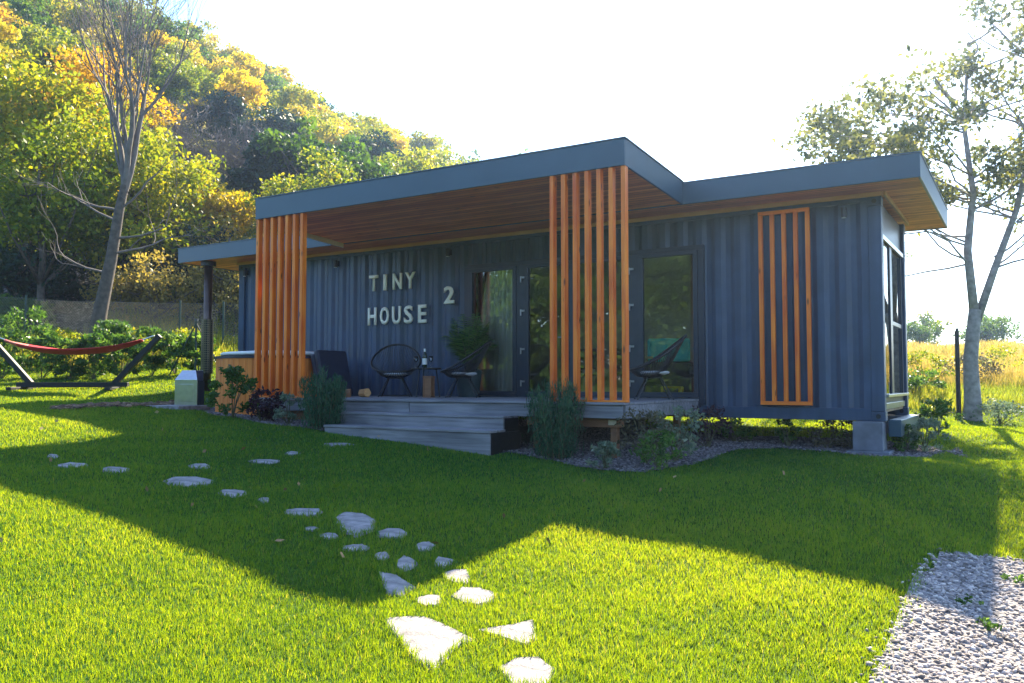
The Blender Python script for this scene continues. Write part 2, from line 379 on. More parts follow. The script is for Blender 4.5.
M_peb = tint_mat('gravel_stones', [(.12, .10, .09), (.30, .255, .235), (.62, .54, .49)])
M_mulch = gravel_mat('mulch_base', [(.05, .04, .04), (.11, .095, .095), (.16, .14, .14)], 60)
M_chip = tint_mat('mulch_chips', [(.05, .04, .04), (.13, .11, .11), (.26, .23, .23)])

hm_, ht_, hp_ = newmat('veil_haze_air'); ht_.nodes.remove(hp_); pv = N(ht_, 'ShaderNodeVolumePrincipled'); pv.inputs['Color'].default_value = (.50, .68, 1, 1)
pv.inputs['Density'].default_value = .0010; pv.inputs['Anisotropy'].default_value = .81
ht_.links.new(pv.outputs[0], ht_.nodes['Material Output'].inputs['Volume'])
tag(MB().box(-170, 190, -60, 190, -6, 60).build('veil_haze', hm_), kind='stuff')  # thin air haze, added and blued to stand in for lens veil
# ------------------------------------------------------------------ ground sheet
def axis(lo, hi, n, c, s):
    u = np.linspace(math.asinh((lo - c) / s), math.asinh((hi - c) / s), n); return c + s * np.sinh(u)
rr = axis(-420, 420, 300, 0, 6); ff = axis(-160, 600, 330, 9, 8)
R, F_ = np.meshgrid(rr, ff); X = CAM.x + RX * R + FX * F_; Y = CAM.y + RY * R + FY * F_
Z = H(X.ravel(), Y.ravel())
V = np.stack([X.ravel(), Y.ravel(), Z], 1)
nr, nf = len(rr), len(ff)
ii = (np.arange(nf - 1)[:, None] * nr + np.arange(nr - 1)[None, :]).ravel()
Fq = np.stack([ii, ii + 1, ii + nr + 1, ii + nr], 1)
Rf, Ff = R.ravel(), F_.ravel()
zone = np.clip((Ff - 22.5) / 2.5, 0, 1)
zone = np.where(Rf > 4, np.clip((Ff - 17) / 2.0, 0, 1) * 2, zone)
zone = np.where(Ff > 36, 2, zone)
ground_o = np_mesh('ground', V, Fq, M_terr, attr=zone); tag(ground_o, kind='structure', label='grassy ground rising to a wooded hill')
ground_o.data.polygons.foreach_set('use_smooth', [True] * len(Fq))

def sheet(name, poly, dz, mat, step=.09):
    P = np.array(poly); x0, y0 = P.min(0); x1, y1 = P.max(0)
    # boundary-conforming: clip grid vertices by snapping outside ones onto the nearest edge
    xs = np.arange(x0, x1 + step, step); ys = np.arange(y0, y1 + step, step)
    X, Y = np.meshgrid(xs, ys); cx = X[:-1, :-1] + step / 2; cy = Y[:-1, :-1] + step / 2
    keep = inside(cx, cy, poly).ravel()
    nx = len(xs); i = (np.arange(len(ys) - 1)[:, None] * nx + np.arange(nx - 1)[None, :]).ravel()[keep]
    V = np.stack([X.ravel(), Y.ravel(), H(X.ravel(), Y.ravel()) + dz], 1)
    F = np.stack([i, i + 1, i + nx + 1, i + nx], 1)
    used = np.unique(F); mp = -np.ones(len(V), int); mp[used] = np.arange(len(used))
    return np_mesh(name, V[used], mp[F], mat)

def scatter(poly, n):
    P = np.array(poly); lo = P.min(0); hi = P.max(0); q = rng.uniform(lo, hi, (n * 3, 2)); q = q[inside(q[:, 0], q[:, 1], poly)]
    return q[:n]
ICO = None
def pebbles(name, pts, smin, smax, mat, zoff=0.0, flat=.6, zs=None):
    t = (1 + 5 ** .5) / 2
    b = np.array([(-1, t, 0), (1, t, 0), (-1, -t, 0), (1, -t, 0), (0, -1, t), (0, 1, t), (0, -1, -t), (0, 1, -t), (t, 0, -1), (t, 0, 1), (-t, 0, -1), (-t, 0, 1)]) / 1.9
    fc = np.array([(0, 11, 5), (0, 5, 1), (0, 1, 7), (0, 7, 10), (0, 10, 11), (1, 5, 9), (5, 11, 4), (11, 10, 2), (10, 7, 6), (7, 1, 8), (3, 9, 4), (3, 4, 2), (3, 2, 6), (3, 6, 8), (3, 8, 9), (4, 9, 5), (2, 4, 11), (6, 2, 10), (8, 6, 7), (9, 8, 1)])
    n = len(pts); s = rng.uniform(smin, smax, (n, 1, 1)) * rng.uniform(.6, 1.25, (n, 1, 3)) * np.array([1, 1, flat])
    v = b[None] * rng.uniform(.78, 1.2, (n, 12, 1)) * s; a = rng.uniform(0, 6.28, n); ca, sa = np.cos(a)[:, None], np.sin(a)[:, None]
    x = v[..., 0] * ca - v[..., 1] * sa; y = v[..., 0] * sa + v[..., 1] * ca
    tl = rng.uniform(-.5, .5, (n, 1)); z = v[..., 2] + x * tl
    zz = (H(pts[:, 0], pts[:, 1]) if zs is None else zs)
    V = np.stack([x + pts[:, :1], y + pts[:, 1:2], z + zz[:, None] + zoff], -1).reshape(-1, 3)
    F = (fc[None] + (np.arange(n) * 12)[:, None, None]).reshape(-1, 3)
    return np_mesh(name, V, F, mat, attr=np.repeat(rng.random(n), 12))

gravel_poly = [ground(937, 553), ground(918, 583), ground(904, 612), ground(888, 645), ground(873, 683), (13.7, -9.3), (13.9, -11.5), (14.6, -14), (20, -14), (20.5, -5.0), ground(1024, 563)]
tag(sheet('gravel_path', gravel_poly, .012, M_grav), kind='structure', label='grey gravel parking surface at the right of the lawn')
gp = scatter(gravel_poly, 90000); gp = gp + rng.normal(0, 1, gp.shape) * .045; d = np.hypot(gp[:, 0] - CAM.x, gp[:, 1] - CAM.y); gp = gp[(rng.random(len(gp)) < np.clip(5.5 / d, 0.15, 1)) & (d > 1.2)]
tag(pebbles('gravel', gp, .005, .021, M_peb, .014), kind='stuff', label='loose grey gravel stones')

bed_poly = [ground(497, 452), ground(560, 463), ground(600, 471), ground(640, 474), ground(690, 466), ground(735, 451), ground(780, 449), ground(835, 453), ground(880, 458), ground(925, 459), ground(958, 448),
            (13.1, .2), (12.6, 1.3), (10, .9), (2, 1.2), (.2, 1.0), (.6, -.2), ground(200, 409), ground(208, 414), ground(260, 424), ground(322, 431), (5.6, -2.9), (8.3, -2.95)]
tag(sheet('planting_bed', bed_poly, .014, M_mulch), kind='structure', label='dark gravel mulch bed along the front of the house')
bp_ = scatter(bed_poly, 30000); bp_ = bp_[(bp_[:, 1] < 1.6) & ~inside(bp_[:, 0], bp_[:, 1], [(1.5, -.3), (8, -.3), (8, -2.4), (1.5, -2.4)])]
tag(pebbles('mulch', bp_, .010, .024, M_chip, .016), kind='stuff', label='grey mulch chips of the planting bed')

# weeds in the gravel
# the cut bank with brown leaf litter above the lawn on the left, and a pale slab beside it
lit = []
for a_ in np.linspace(0, 1, 2600):
    px = -20 + 205 * a_; gx, gy = None, None
    lit.append(a_)
e0 = np.array(ground(60, 409)); e1 = np.array(ground(186, 404.0))
q = e0 + (e1 - e0) * rng.random((1500, 1)) + rng.normal(0, 1, (1500, 2)) * [.1, .1]
M_litter = tint_mat('leaf_litter', [(.05, .028, .015), (.13, .07, .035), (.24, .15, .08)])
tag(pebbles('leaf_litter', q, .02, .06, M_litter, .02, flat=.5), kind='stuff', label='brown soil and leaf litter along the cut lawn edge')
s0 = np.array(ground(140, 408)); s1 = np.array(ground(196, 407))

# ------------------------------------------------------------------ stepping stones
stone_polys = []
def ell(cx, cy, w_, h_, n=7, seed=0):
    rs = random.Random(int(cx * 13 + cy)); k0 = rs.random() * 6
    return [(cx + w_ / 2 * math.cos(k0 + 2 * math.pi * k / n) * rs.uniform(.74, 1.18), cy + h_ / 2 * math.sin(k0 + 2 * math.pi * k / n) * rs.uniform(.74, 1.18)) for k in range(n)]
stones = [
 ([(389, 622.7), (424, 621.5), (446, 630), (468.6, 641), (450, 651), (434, 669), (410, 652)], 'large pointed white stepping stone, biggest of the near ones'),
 ([(479, 633), (505, 629), (531, 623.5), (533, 640), (525, 646), (500, 638)], 'wedge shaped pale stepping stone in the sun right of the largest stone'),
 ([(501, 670), (517, 662), (537, 660), (552, 672), (546, 686), (515, 684)], 'rounded pale stepping stone at the bottom edge of the lawn'),
 (ell(474.6, 598, 38, 18), 'sunlit oval stepping stone just above the wedge shaped one'),
 (ell(430, 602.5, 26, 10), 'small sunlit stepping stone above the large pointed stone'),
 (ell(458, 578, 28, 14), 'sunlit stepping stone at the tip of the canopy shadow'),
 ([(381, 575), (396, 578), (413, 588), (400, 596), (388, 594)], 'long slanted stepping stone at the edge of the shadow'),
 (ell(406, 565, 19, 12), 'small round stepping stone in shade between two others'),
 (ell(443, 563, 17, 9), 'small shaded stepping stone nearest the sunlit lawn corner'),
 (ell(382, 557, 14, 7), 'tiny shaded stepping stone left of the small round one'),
 (ell(425.5, 548, 17, 8), 'small shaded stepping stone on the right side of the path'),
 (ell(393, 535, 34, 9), 'long thin shaded stepping stone right of the big grey one'),
 ([(336, 520), (346, 514.5), (362, 516), (374, 522), (370, 531), (356, 536), (344, 531)], 'big rough grey stepping stone in the shade in mid path'),
 (ell(356, 549, 22, 6), 'thin shaded stepping stone below the big rough grey one'),
 (ell(330, 537, 18, 5), 'low shaded stepping stone half sunk in grass left of the big grey one'),
 (ell(304, 513, 38, 8), 'wide flat shaded stepping stone left of the big grey one'),
 (ell(311, 530, 13, 4), 'tiny shaded stone just below the wide flat stone'),
 (ell(265, 501, 13, 4.5), 'tiny shaded stepping stone between two wide ones'),
 (ell(232, 494, 29, 7), 'oval shaded stepping stone right of the widest left one'),
 (ell(188, 482.5, 46, 9), 'widest shaded stepping stone of the left branch'),
 (ell(199, 467, 21, 5), 'small shaded stepping stone above the widest left one'),
 (ell(114, 470.5, 29, 5.5), 'shaded stepping stone in the left half of the shadow'),
 (ell(72, 466, 33, 4.5), 'long flat shaded stepping stone near the left edge'),
 (ell(53, 457, 12, 3.5), 'tiny shaded stone above the leftmost long flat one'),
 (ell(266, 462, 28, 4), 'thin shaded stone of the branch leading to the steps, lower one'),
 (ell(293, 454, 18, 3.5), 'thin shaded stone of the branch leading to the steps, middle one'),
 (ell(338, 445, 26, 3), 'pale shaded stone right in front of the deck steps'),
]
for poly, lab in stones:
    mx_ = sum(p[0] for p in poly) / len(poly); my_ = sum(p[1] for p in poly) / len(poly)
    P = [ground(mx_ + (px - mx_) * 1.16, my_ + (py - my_) * 1.2) for px, py in poly]
    cx = sum(p[0] for p in P) / len(P); cy = sum(p[1] for p in P) / len(P)
    ring = []
    for i in range(len(P)):
        a, b = P[i], P[(i + 1) % len(P)]
        for t_ in (0, .33, .66):
            j = 1 + random.uniform(-.035, .035)
            ring.append((cx + (a[0] + (b[0] - a[0]) * t_ - cx) * j, cy + (a[1] + (b[1] - a[1]) * t_ - cy) * j))
    stone_polys.append([(cx + (x - cx) * .90, cy + (y - cy) * .88) for x, y in ring])
    zc = h(cx, cy); n = len(ring); mb = MB()
    lay = [(1.0, -.05), (1.0, .002), (.95, .011), (.6, .013), (.25, .013)]
    vs = []
    for s_, dz in lay:
        for (x, y) in ring:
            X_, Y_ = (x - cx) * s_, (y - cy) * s_
            vs.append((X_, Y_, h(cx + X_, cy + Y_) - zc + dz + (random.uniform(-.0015, .0015) if dz > .0105 else 0)))
    vs.append((0, 0, .013)); fs = []
    for L in range(len(lay) - 1):
        for k in range(n): fs.append((L * n + k, L * n + (k + 1) % n, (L + 1) * n + (k + 1) % n, (L + 1) * n + k))
    b_ = (len(lay) - 1) * n
    for k in range(n): fs.append((b_ + k, b_ + (k + 1) % n, len(vs) - 1))
    o = mb.add(vs, fs).build('stepping_stone', M_stone, loc=(cx, cy, zc))
    tag(o, lab, 'stepping stone', 'stepping stones across the lawn')

# ------------------------------------------------------------------ lawn grass
def lawn():
    pts = []
    # (forward range, density per m2)
    f = 2.4; Ps = []; Ws = []; Hs = []
    while f < 23:
        f2 = f * 1.06; half = .68 * (f + f2) / 2 + .5; area = (f2 - f) * 2 * half
        dens = 12500 * (3.6 / max(f, 3)) ** 1.55
        n = int(area * dens)
        q = np.stack([rng.uniform(-half, half, n), rng.uniform(f, f2, n)], 1); Ps.append(q)
        Ws.append(np.full(n, .0018 * (f / 3.6) ** .80))
        n2 = int((f2 - f) * 5 * dens * .42)       # thinner beside the view, for a step to either side
        for sg in (-1, 1):
            Ps.append(np.stack([sg * rng.uniform(half, half + 5, n2), rng.uniform(f, f2, n2)], 1)); Ws.append(np.full(n2, .0026 * (f / 3.6) ** .80))
        f = f2
    q = np.concatenate(Ps); wd = np.concatenate(Ws)
    x = CAM.x + RX * q[:, 0] + FX * q[:, 1]; y = CAM.y + RY * q[:, 0] + FY * q[:, 1]
    jx, jy = rng.normal(0, .035, len(x)), rng.normal(0, .035, len(x)); keep = ~inside(x + jx, y + jy, gravel_poly) & ~inside(x + jx, y + jy, bed_poly)
    keep &= ~((x > 3.4) & (x < 9.8) & (y > -2.7) & (y < .1)) & ~((x > 5.55) & (x < 8.4) & (y > -3.35) & (y < -2.5))
    keep &= ~((q[:, 0] > 4) & (q[:, 1] > 18)) & (q[:, 1] < 22.5)
    hgt = np.ones(len(x))
    for sp in stone_polys:
        P = np.array(sp); c = P.mean(0); rad = np.abs(P - c).max() + .3
        near = np.nonzero((np.abs(x - c[0]) < rad) & (np.abs(y - c[1]) < rad))[0]
        ins = inside(x[near], y[near], sp); keep[near[ins]] = False
        big = [(c[0] + (p[0] - c[0]) * 1.25, c[1] + (p[1] - c[1]) * 1.25) for p in P]
        ed = inside(x[near], y[near], big); hgt[near[ed]] = 1.5
    x, y, wd, hgt, fw = x[keep], y[keep], wd[keep], hgt[keep], q[keep, 1]
    n = len(x); z = H(x, y)
    patch = np.sin(x * 2.1 + 1.3 * np.sin(y * 1.7)) * np.sin(y * 2.6 + np.sin(x * 1.9)) * .5 + np.sin(x * .7) * np.sin(y * .9) * .5
    clump = np.sin(x * 17 + 2 * np.sin(y * 13)) * np.sin(y * 19 + 2 * np.sin(x * 11))
    hh = (.022 + .018 * rng.random(n)) * (1 + .16 * patch + .18 * clump) * hgt
    a = rng.uniform(0, 6.283, n); ln = rng.uniform(.1, .75, n) * hh; la = rng.uniform(0, 6.283, n)
    dx, dy = np.cos(a) * wd, np.sin(a) * wd; lx, ly = np.cos(la) * ln, np.sin(la) * ln
    V = np.empty((n, 5, 3), np.float32)
    V[:, 0] = np.stack([x - dx, y - dy, z - .004], 1); V[:, 1] = np.stack([x + dx, y + dy, z - .004], 1)
    V[:, 2] = np.stack([x + dx * .8 + lx * .35, y + dy * .8 + ly * .35, z + hh * .6], 1); V[:, 3] = np.stack([x - dx * .8 + lx * .35, y - dy * .8 + ly * .35, z + hh * .6], 1)
    V[:, 4] = np.stack([x + lx, y + ly, z + hh], 1)
    b = (np.arange(n) * 5)[:, None]
    F = np.concatenate([b + np.array([0, 1, 2, 3]), b + np.array([3, 2, 4])], 1).ravel()
    sizes = np.tile([4, 3], n)
    tint = np.clip(.42 + .20 * patch + .10 * clump + rng.normal(0, .15, n), 0, .9)
    tint = np.where(rng.random(n) < .025, 1.0, tint)
    o = np_mesh('lawn_grass', V.reshape(-1, 3), F, L_grass, sizes=sizes, attr=np.repeat(tint, 5))
    tag(o, 'short green mown lawn grass', kind='stuff'); print('blades', n)
lawn()

# ================================================================== the container house
house = empty('tiny_house', (0, 0, 0), 0, 'dark blue shipping container house with flat roof, front canopy and orange slat screens', 'tiny house')
ZB, ZT = 1.0, 3.90
def corr(x0, x1, z0, z1, mb, y=0.0, holes=()):
    pitch = .278; prof = [(0, 0), (.075, 0), (.135, .036), (.205, .036), (.265, 0)]
    xs = []
    k = math.floor(x0 / pitch)
    while k * pitch < x1 + pitch:
        for a, d in prof: xs.append((k * pitch + a, d))
        k += 1
    def dep(x):
        for i in range(len(xs) - 1):
            if xs[i][0] <= x <= xs[i + 1][0]:
                t_ = (x - xs[i][0]) / max(1e-9, xs[i + 1][0] - xs[i][0]); return xs[i][1] + (xs[i + 1][1] - xs[i][1]) * t_
        return 0
    br = sorted(set([x0, x1] + [x for x, _ in xs if x0 < x < x1] + [v for hh in holes for v in hh[:2]]))
    for i in range(len(br) - 1):
        a, b = br[i], br[i + 1]; mid = (a + b) / 2; rng_ = [(z0, z1)]
        for hx0, hx1, hz0, hz1 in holes:
            if hx0 < mid < hx1: rng_ = [(z0, hz0), (hz1, z1)]
        for za, zb in rng_:
            if zb - za < 1e-4: continue
            da, db = dep(a) + y, dep(b) + y
            mb.add([(a, da, za), (b, db, za), (b, db, zb), (a, da, zb)], [(0, 1, 2, 3)])
DX0, DX1, DZ0, DZ1 = 5.67, 9.84, 1.18, 3.47
mb = MB(); corr(.16, 12.03, 1.16, 3.84, mb, 0.012, [(DX0, DX1, DZ0, DZ1)])
mb.build('front_wall', M_navy, house)
mb = MB(); 
mb.box(.16, DX0, .060, .064, 1.16, 3.84); mb.box(DX1, 12.03, .060, .064, 1.16, 3.84); mb.box(DX0, DX1, .06, .064, DZ1, 3.84)
mb.box(.06, 12.13, 2.36, 2.38, 1.16, 3.84); mb.box(.06, .08, .07, 2.36, 1.16, 3.84)
mb.build('inner_lining', M_inner, house)
MB().box(.06, 12.13, .07, 2.36, 1.10, 1.165).build('floor', M_innerf, house)
MB().box(.06, 12.13, .07, 2.36, 3.80, 3.838).build('ceiling', M_white, house)
def corr_y(x, mb, y0=.16, y1=2.28, z0=1.16, z1=3.84, s=1):
    m0 = MB(); corr(y0, y1, z0, z1, m0, 0)
    mb.add([(x + s * v[1], v[0], v[2]) for v in m0.v], m0.f)
mb = MB(); corr_y(.01, mb); mb.build('end_wall', M_navy, house)
mb = MB(); m0 = MB(); corr(.16, 12.03, 1.16, 3.84, m0, 0); mb.add([(v[0], 2.43 - v[1], v[2]) for v in m0.v], m0.f); mb.build('back_wall', M_navy, house)
for nm, (x0, x1, y0, y1, z0, z1) in (('bottom_rail', (.16, 12.03, 0, .12, ZB, 1.16)), ('bottom_rail', (.16, 12.03, 2.32, 2.44, ZB, 1.16)), ('bottom_rail', (.02, .12, .16, 2.28, ZB, 1.16)),
                                     ('top_rail', (.16, 12.03, -.004, .07, 3.84, ZT)), ('top_rail', (.16, 12.03, 2.37, 2.44, 3.84, ZT)), ('top_rail', (.02, .12, .16, 2.28, 3.84, ZT))):
    MB().box(x0, x1, y0, y1, z0, z1).build(nm, M_navy, house, bevel=.006)
for x in (0, 12.03):
    for y in (0, 2.28):
        po = MB().box(x, x + .16, y, y + .16, ZB + .12, ZT - .12).build('corner_post', M_navy, house, bevel=.008)
        for z0_ in (ZB - .002, ZT - .118): MB().box(x - .006, x + .166, y - .006, y + .166, z0_, z0_ + .12).build('corner_casting', M_navy, po, bevel=.006)
        for zz in (ZB + .06, ZT - .06): MB().tube([(x + .08, y - .009, zz), (x + .08, y - .004, zz)], .03, 12).build('casting_hole', M_black, po)
# end glazing (right end)
end = MB(); yy0, yy1, zz0, zz1 = .17, 2.27, 1.02, 3.88; fx = 12.06
end.box(fx, fx + .08, yy0, yy1, zz1 - .42, zz1); end.box(fx, fx + .08, yy0, yy1, zz0 + .12, 1.34)
end.box(fx - .01, fx + .09, yy0, yy0 + .08, 1.34, zz1 - .42); end.box(fx - .01, fx + .09, yy1 - .08, yy1, 1.34, zz1 - .42)
end.box(fx - .012, fx + .095, .98, 1.18, 1.34, zz1 - .42); end.box(fx - .005, fx + .085, 1.18, yy1 - .08, 2.30, 2.36)
gf = end.build('end_window', M_frame, house, bevel=.004)
MB().box(fx + .066, fx + .078, yy0 + .08, .98, 1.34, zz1 - .42).box(fx + .066, fx + .078, 1.18, yy1 - .08, 1.34, zz1 - .42).build('pane', M_glass, gf)
MB().box(fx - .06, fx - .045, 1.2, yy1 - .1, 1.4, zz1 - .44).build('blind', M_white, gf)
MB().box(fx + .085, fx + .16, yy0, yy1, 1.30, 1.34).box(fx + .08, fx + .10, yy0, yy1, 1.14, 1.22).build('sill', M_steel, gf, bevel=.004)
MB().box(fx + .088, fx + .12, yy0, yy1, zz1 - .50, zz1 - .44).build('blind_rail', M_steel, gf, bevel=.004)
es = MB().box(12.21, 12.36, .12, 2.32, .80, 1.015).build('end_step', M_fascia, house, bevel=.008)

# door leaves in the front opening
fr = MB()
fr.box(DX0, DX1, -.03, .065, 3.40, DZ1); fr.box(DX0, DX1, -.03, .065, DZ0, 1.27)
fr.box(DX0, DX0 + .09, -.03, .065, 1.27, 3.40); fr.box(DX1 - .09, DX1, -.03, .065, 1.27, 3.40)
fr.box(6.70, 6.86, -.028, .064, 1.27, 3.40); fr.box(8.66, 8.84, -.028, .064, 1.27, 3.40)
fr.build('door_frame', M_frame, house, bevel=.004)
def leaf_door(x0, x1, kind, handle=None, hinge=None):
    f = MB(); b = .068
    f.box(x0, x1, -.040, .02, 3.34, 3.398); f.box(x0, x1, -.040, .02, 1.275, 1.352)
    f.box(x0, x0 + b, -.040, .02, 1.352, 3.34); f.box(x1 - b, x1, -.040, .02, 1.352, 3.34)
    d = f.build(kind, M_frame, house, bevel=.004)
    MB().box(x0 + b, x1 - b, -.014, .004, 1.352, 3.34).build('pane', M_glass, d)
    if handle is not None:
        MB().box(handle - .018, handle + .018, -.052, -.040, 2.05, 2.30).tube([(handle, -.052, 2.20), (handle, -.09, 2.20), (handle - .12, -.09, 2.20)], .010, 8).build('handle', M_chrome, d)
    if hinge is not None:
        for z in (1.48, 2.0, 2.62, 3.16):
            MB().tube([(hinge, -.055, z - .05), (hinge, -.055, z + .05)], .013, 8).box(hinge, hinge + .065, -.052, -.040, z + .015, z + .045).build('hinge', M_chrome, d)
leaf_door(5.762, 6.698, 'window'); leaf_door(6.862, 7.665, 'door', 7.63, 6.80); leaf_door(7.675, 8.658, 'door', None, 8.70); leaf_door(8.842, 9.748, 'window')

# wood slat panel on the right of the wall
pn = MB().box(10.63, 11.31, -.066, -.016, 3.79, 3.84).build('slat_panel', M_slath, house, bevel=.003)
MB().box(10.63, 11.31, -.066, -.016, 1.19, 1.24).build('rail', M_slath, pn, bevel=.003)
for k in range(5):
    x = 10.63 + k * (.68 - .055) / 4
    MB().box(x, x + .055, -.062, -.006, 1.24, 3.79).build('slat', M_slat, pn, bevel=.003)

# trim and roof
MB().box(-.02, 12.215, -.045, -.012, 3.895, 3.95).box(12.225, 12.255, -.045, 2.44, 3.895, 3.95).build('wall_trim', M_trim, house, bevel=.002)
RX0, RX1, RY0, RY1, RZ0, RZ1 = -1.09, 12.72, -.65, 3.30, 3.955, 4.235
roof = MB().box(RX0 + .02, RX1 - .02, RY0 + .02, RY1 - .02, RZ1 - .06, RZ1 - .01).build('roof', M_fascia, house)
f = MB(); f.box(RX0, RX1, RY0, RY0 + .03, RZ0 - .012, RZ1); f.box(RX0, RX1, RY1 - .03, RY1, RZ0 - .012, RZ1)
f.box(RX0, RX0 + .03, RY0 + .03, RY1 - .03, RZ0 - .012, RZ1); f.box(RX1 - .03, RX1, RY0 + .03, RY1 - .03, RZ0 - .012, RZ1)
f.build('fascia', M_fascia, roof, bevel=.004)
MB().box(RX0 - .012, RX1 + .012, RY0 - .012, RY0 + .05, RZ1 + .001, RZ1 + .016).box(RX1 - .05, RX1 + .012, RY0 + .05, RY1 + .012, RZ1 + .001, RZ1 + .016).box(RX0 - .012, RX0 + .05, RY0 + .05, RY1 + .012, RZ1 + .001, RZ1 + .016).build('edge_flashing', M_fascia, roof)
MB().box(RX0 + .03, RX1 - .03, RY0 + .03, RY1 - .03, RZ0, RZ0 + .02).build('soffit', M_soffit, roof)
# canopy, rising slightly to the front
CX0, CX1, CY0, CY1 = 3.45, 9.77, -2.60, -.652
def wedge(mb, x0, x1, y0, y1, za0, za1, zb0, zb1):   # z range a at y0, b at y1
    mb.add([(x0, y0, za0), (x1, y0, za0), (x1, y1, zb0), (x0, y1, zb0), (x0, y0, za1), (x1, y0, za1), (x1, y1, zb1), (x0, y1, zb1)],
           ((0, 3, 2, 1), (4, 5, 6, 7), (0, 1, 5, 4), (1, 2, 6, 5), (2, 3, 7, 6), (3, 0, 4, 7)))
zf0, zf1, zb0, zb1 = 4.064, 4.378, 3.947, 4.25
mb = MB(); wedge(mb, CX0 + .02, CX1 - .02, CY0 + .02, CY1, zf1 - .06, zf1 - .02, zb1 - .04, zb1 - .005); can = mb.build('canopy', M_fascia, house)
mb = MB(); mb.box(CX0, CX1, CY0, CY0 + .03, zf0 - .006, zf1)
wedge(mb, CX1 - .03, CX1, CY0 + .03, CY1, zf0 - .006, zf1, zb0, zb1); wedge(mb, CX0, CX0 + .03, CY0 + .03, CY1, zf0 - .07, zf1, zb0 - .07, zb1)
mb.build('fascia', M_fascia, can, bevel=.004)
mb = MB(); wedge(mb, CX0 + .03, CX1 - .03, CY0 + .03, CY1, zf0 + .004, zf0 + .024, zb0 + .006, zb0 + .026); mb.build('soffit', M_soffit, can)
mb = MB(); wedge(mb, CX0 + .03, CX0 + .05, CY0 + .03, CY1, zf0 - .072, zf0 + .003, zb0 - .072, zb0 + .005); mb.build('trim_board', M_pale, can)
mb = MB(); mb.box(CX0 - .012, CX1 + .012, CY0 - .012, CY0 + .05, zf1 + .001, zf1 + .016); wedge(mb, CX1 - .05, CX1 + .012, CY0 + .05, CY1, zf1 + .001, zf1 + .016, zb1 + .001, zb1 + .016); mb.build('edge_flashing', M_fascia, can)
# slat screens from deck to canopy
DECK = 1.26
for x0 in (3.455, 8.745):
    sc = MB().box(x0, x0 + 1.02, -2.585, -2.49, DECK + .002, DECK + .026).build('slat_screen', M_slath, house, bevel=.003)
    if x0 > 5: sc['label'] = 'right slat screen'
    for k in range(7):
        x = x0 + k * (1.02 - .055) / 6
        MB().box(x, x + .055, -2.582, -2.492, DECK + .026, 4.062 + .004 * 0 - .004).build('slat', M_slat, sc, bevel=.004)
# wall lamps
for i, (x, s_) in enumerate(((.25, 'beside the left end of the wall'), (2.75, 'left of the letters'), (5.35, 'above the number'), (11.75, 'right of the slat panel'))):
    l = empty('wall_lamp', (x, -.06, 3.72), 0, 'small black downlight on the container wall ' + s_, 'wall lamp', 'wall lamps under the roof')
    MB().box(-.03, .03, .02, .066, -.05, .05).tube([(0, -.01, -.07), (0, -.01, .06)], .035, 16).build('housing', M_black, l)
    MB().tube([(0, -.01, -.076), (0, -.01, -.071)], .028, 16).build('lens', M_white, l)

# letters
def letter(ch, x0, x1, z0, z1):
    cu = bpy.data.curves.new('letter', 'FONT'); cu.body = ch; cu.size = 1; cu.offset = .022; cu.resolution_u = 3
    t_ = bpy.data.objects.new('tmp', cu); C.objects.link(t_); dg = bpy.context.evaluated_depsgraph_get(); dg.update()
    me = bpy.data.meshes.new_from_object(t_.evaluated_get(dg)); bpy.data.objects.remove(t_)
    co = np.array([v.co[:] for v in me.vertices]); lo, hi = co.min(0), co.max(0)
    for v in me.vertices:
        u = (v.co.x - lo[0]) / (hi[0] - lo[0]); q_ = (v.co.y - lo[1]) / (hi[1] - lo[1])
        v.co = (x0 + u * (x1 - x0), -.028, z0 + q_ * (z1 - z0))
    me.materials.append(M_cream)
    o = bpy.data.objects.new('letter', me); C.objects.link(o); o.parent = house
    m = o.modifiers.new('solid', 'SOLIDIFY'); m.thickness = .03; m.offset = 0
    o['label'] = 'cream letter ' + ch if ch.isalpha() else 'cream number ' + ch
def pxx(px):
    r = (px - 512) / 835; t_ = 11.54 / (.526 * r + .85); return CAM.x + (.85 * r - .526) * t_
for ch, a, b in (('T', 368.8, 377.3), ('I', 383, 386), ('N', 392.4, 401.2), ('Y', 404.8, 414.6)): letter(ch, pxx(a), pxx(b), 3.15, 3.44)
for ch, a, b in (('H', 367.8, 376), ('O', 379.9, 388.4), ('U', 392, 400.4), ('S', 403.9, 412.4), ('E', 418, 426)): letter(ch, pxx(a), pxx(b), 2.53, 2.85)
letter('2', pxx(443.8), pxx(453.8), 2.84, 3.14)

# piers under the container
for x, y, lab in ((12.0, .08, 'dark concrete pier under the right front corner'), (8.6, .3, 'dark pier under the middle of the container'), (4.5, .3, 'dark pier hidden behind the deck steps'), (12.0, 2.3, 'dark concrete pier under the right back corner'), (.1, .1, 'dark pier under the left front corner')):
    if x == 4.5: continue
    z = h(x, y)
    p_ = empty('pier', (x, y, z), 0, lab, 'pier', 'concrete piers under the container')
    w_ = .19 if x == 12.0 else .14
    MB().box(-w_, w_ * .9, -w_, w_, .04, .995 - z).build('pier_block', M_conc, p_, bevel=.01)
    MB().box(-w_ - .07, w_ + .06, -w_ - .07, w_ + .07, -.1, .04).build('footing', M_conc, p_, bevel=.01)

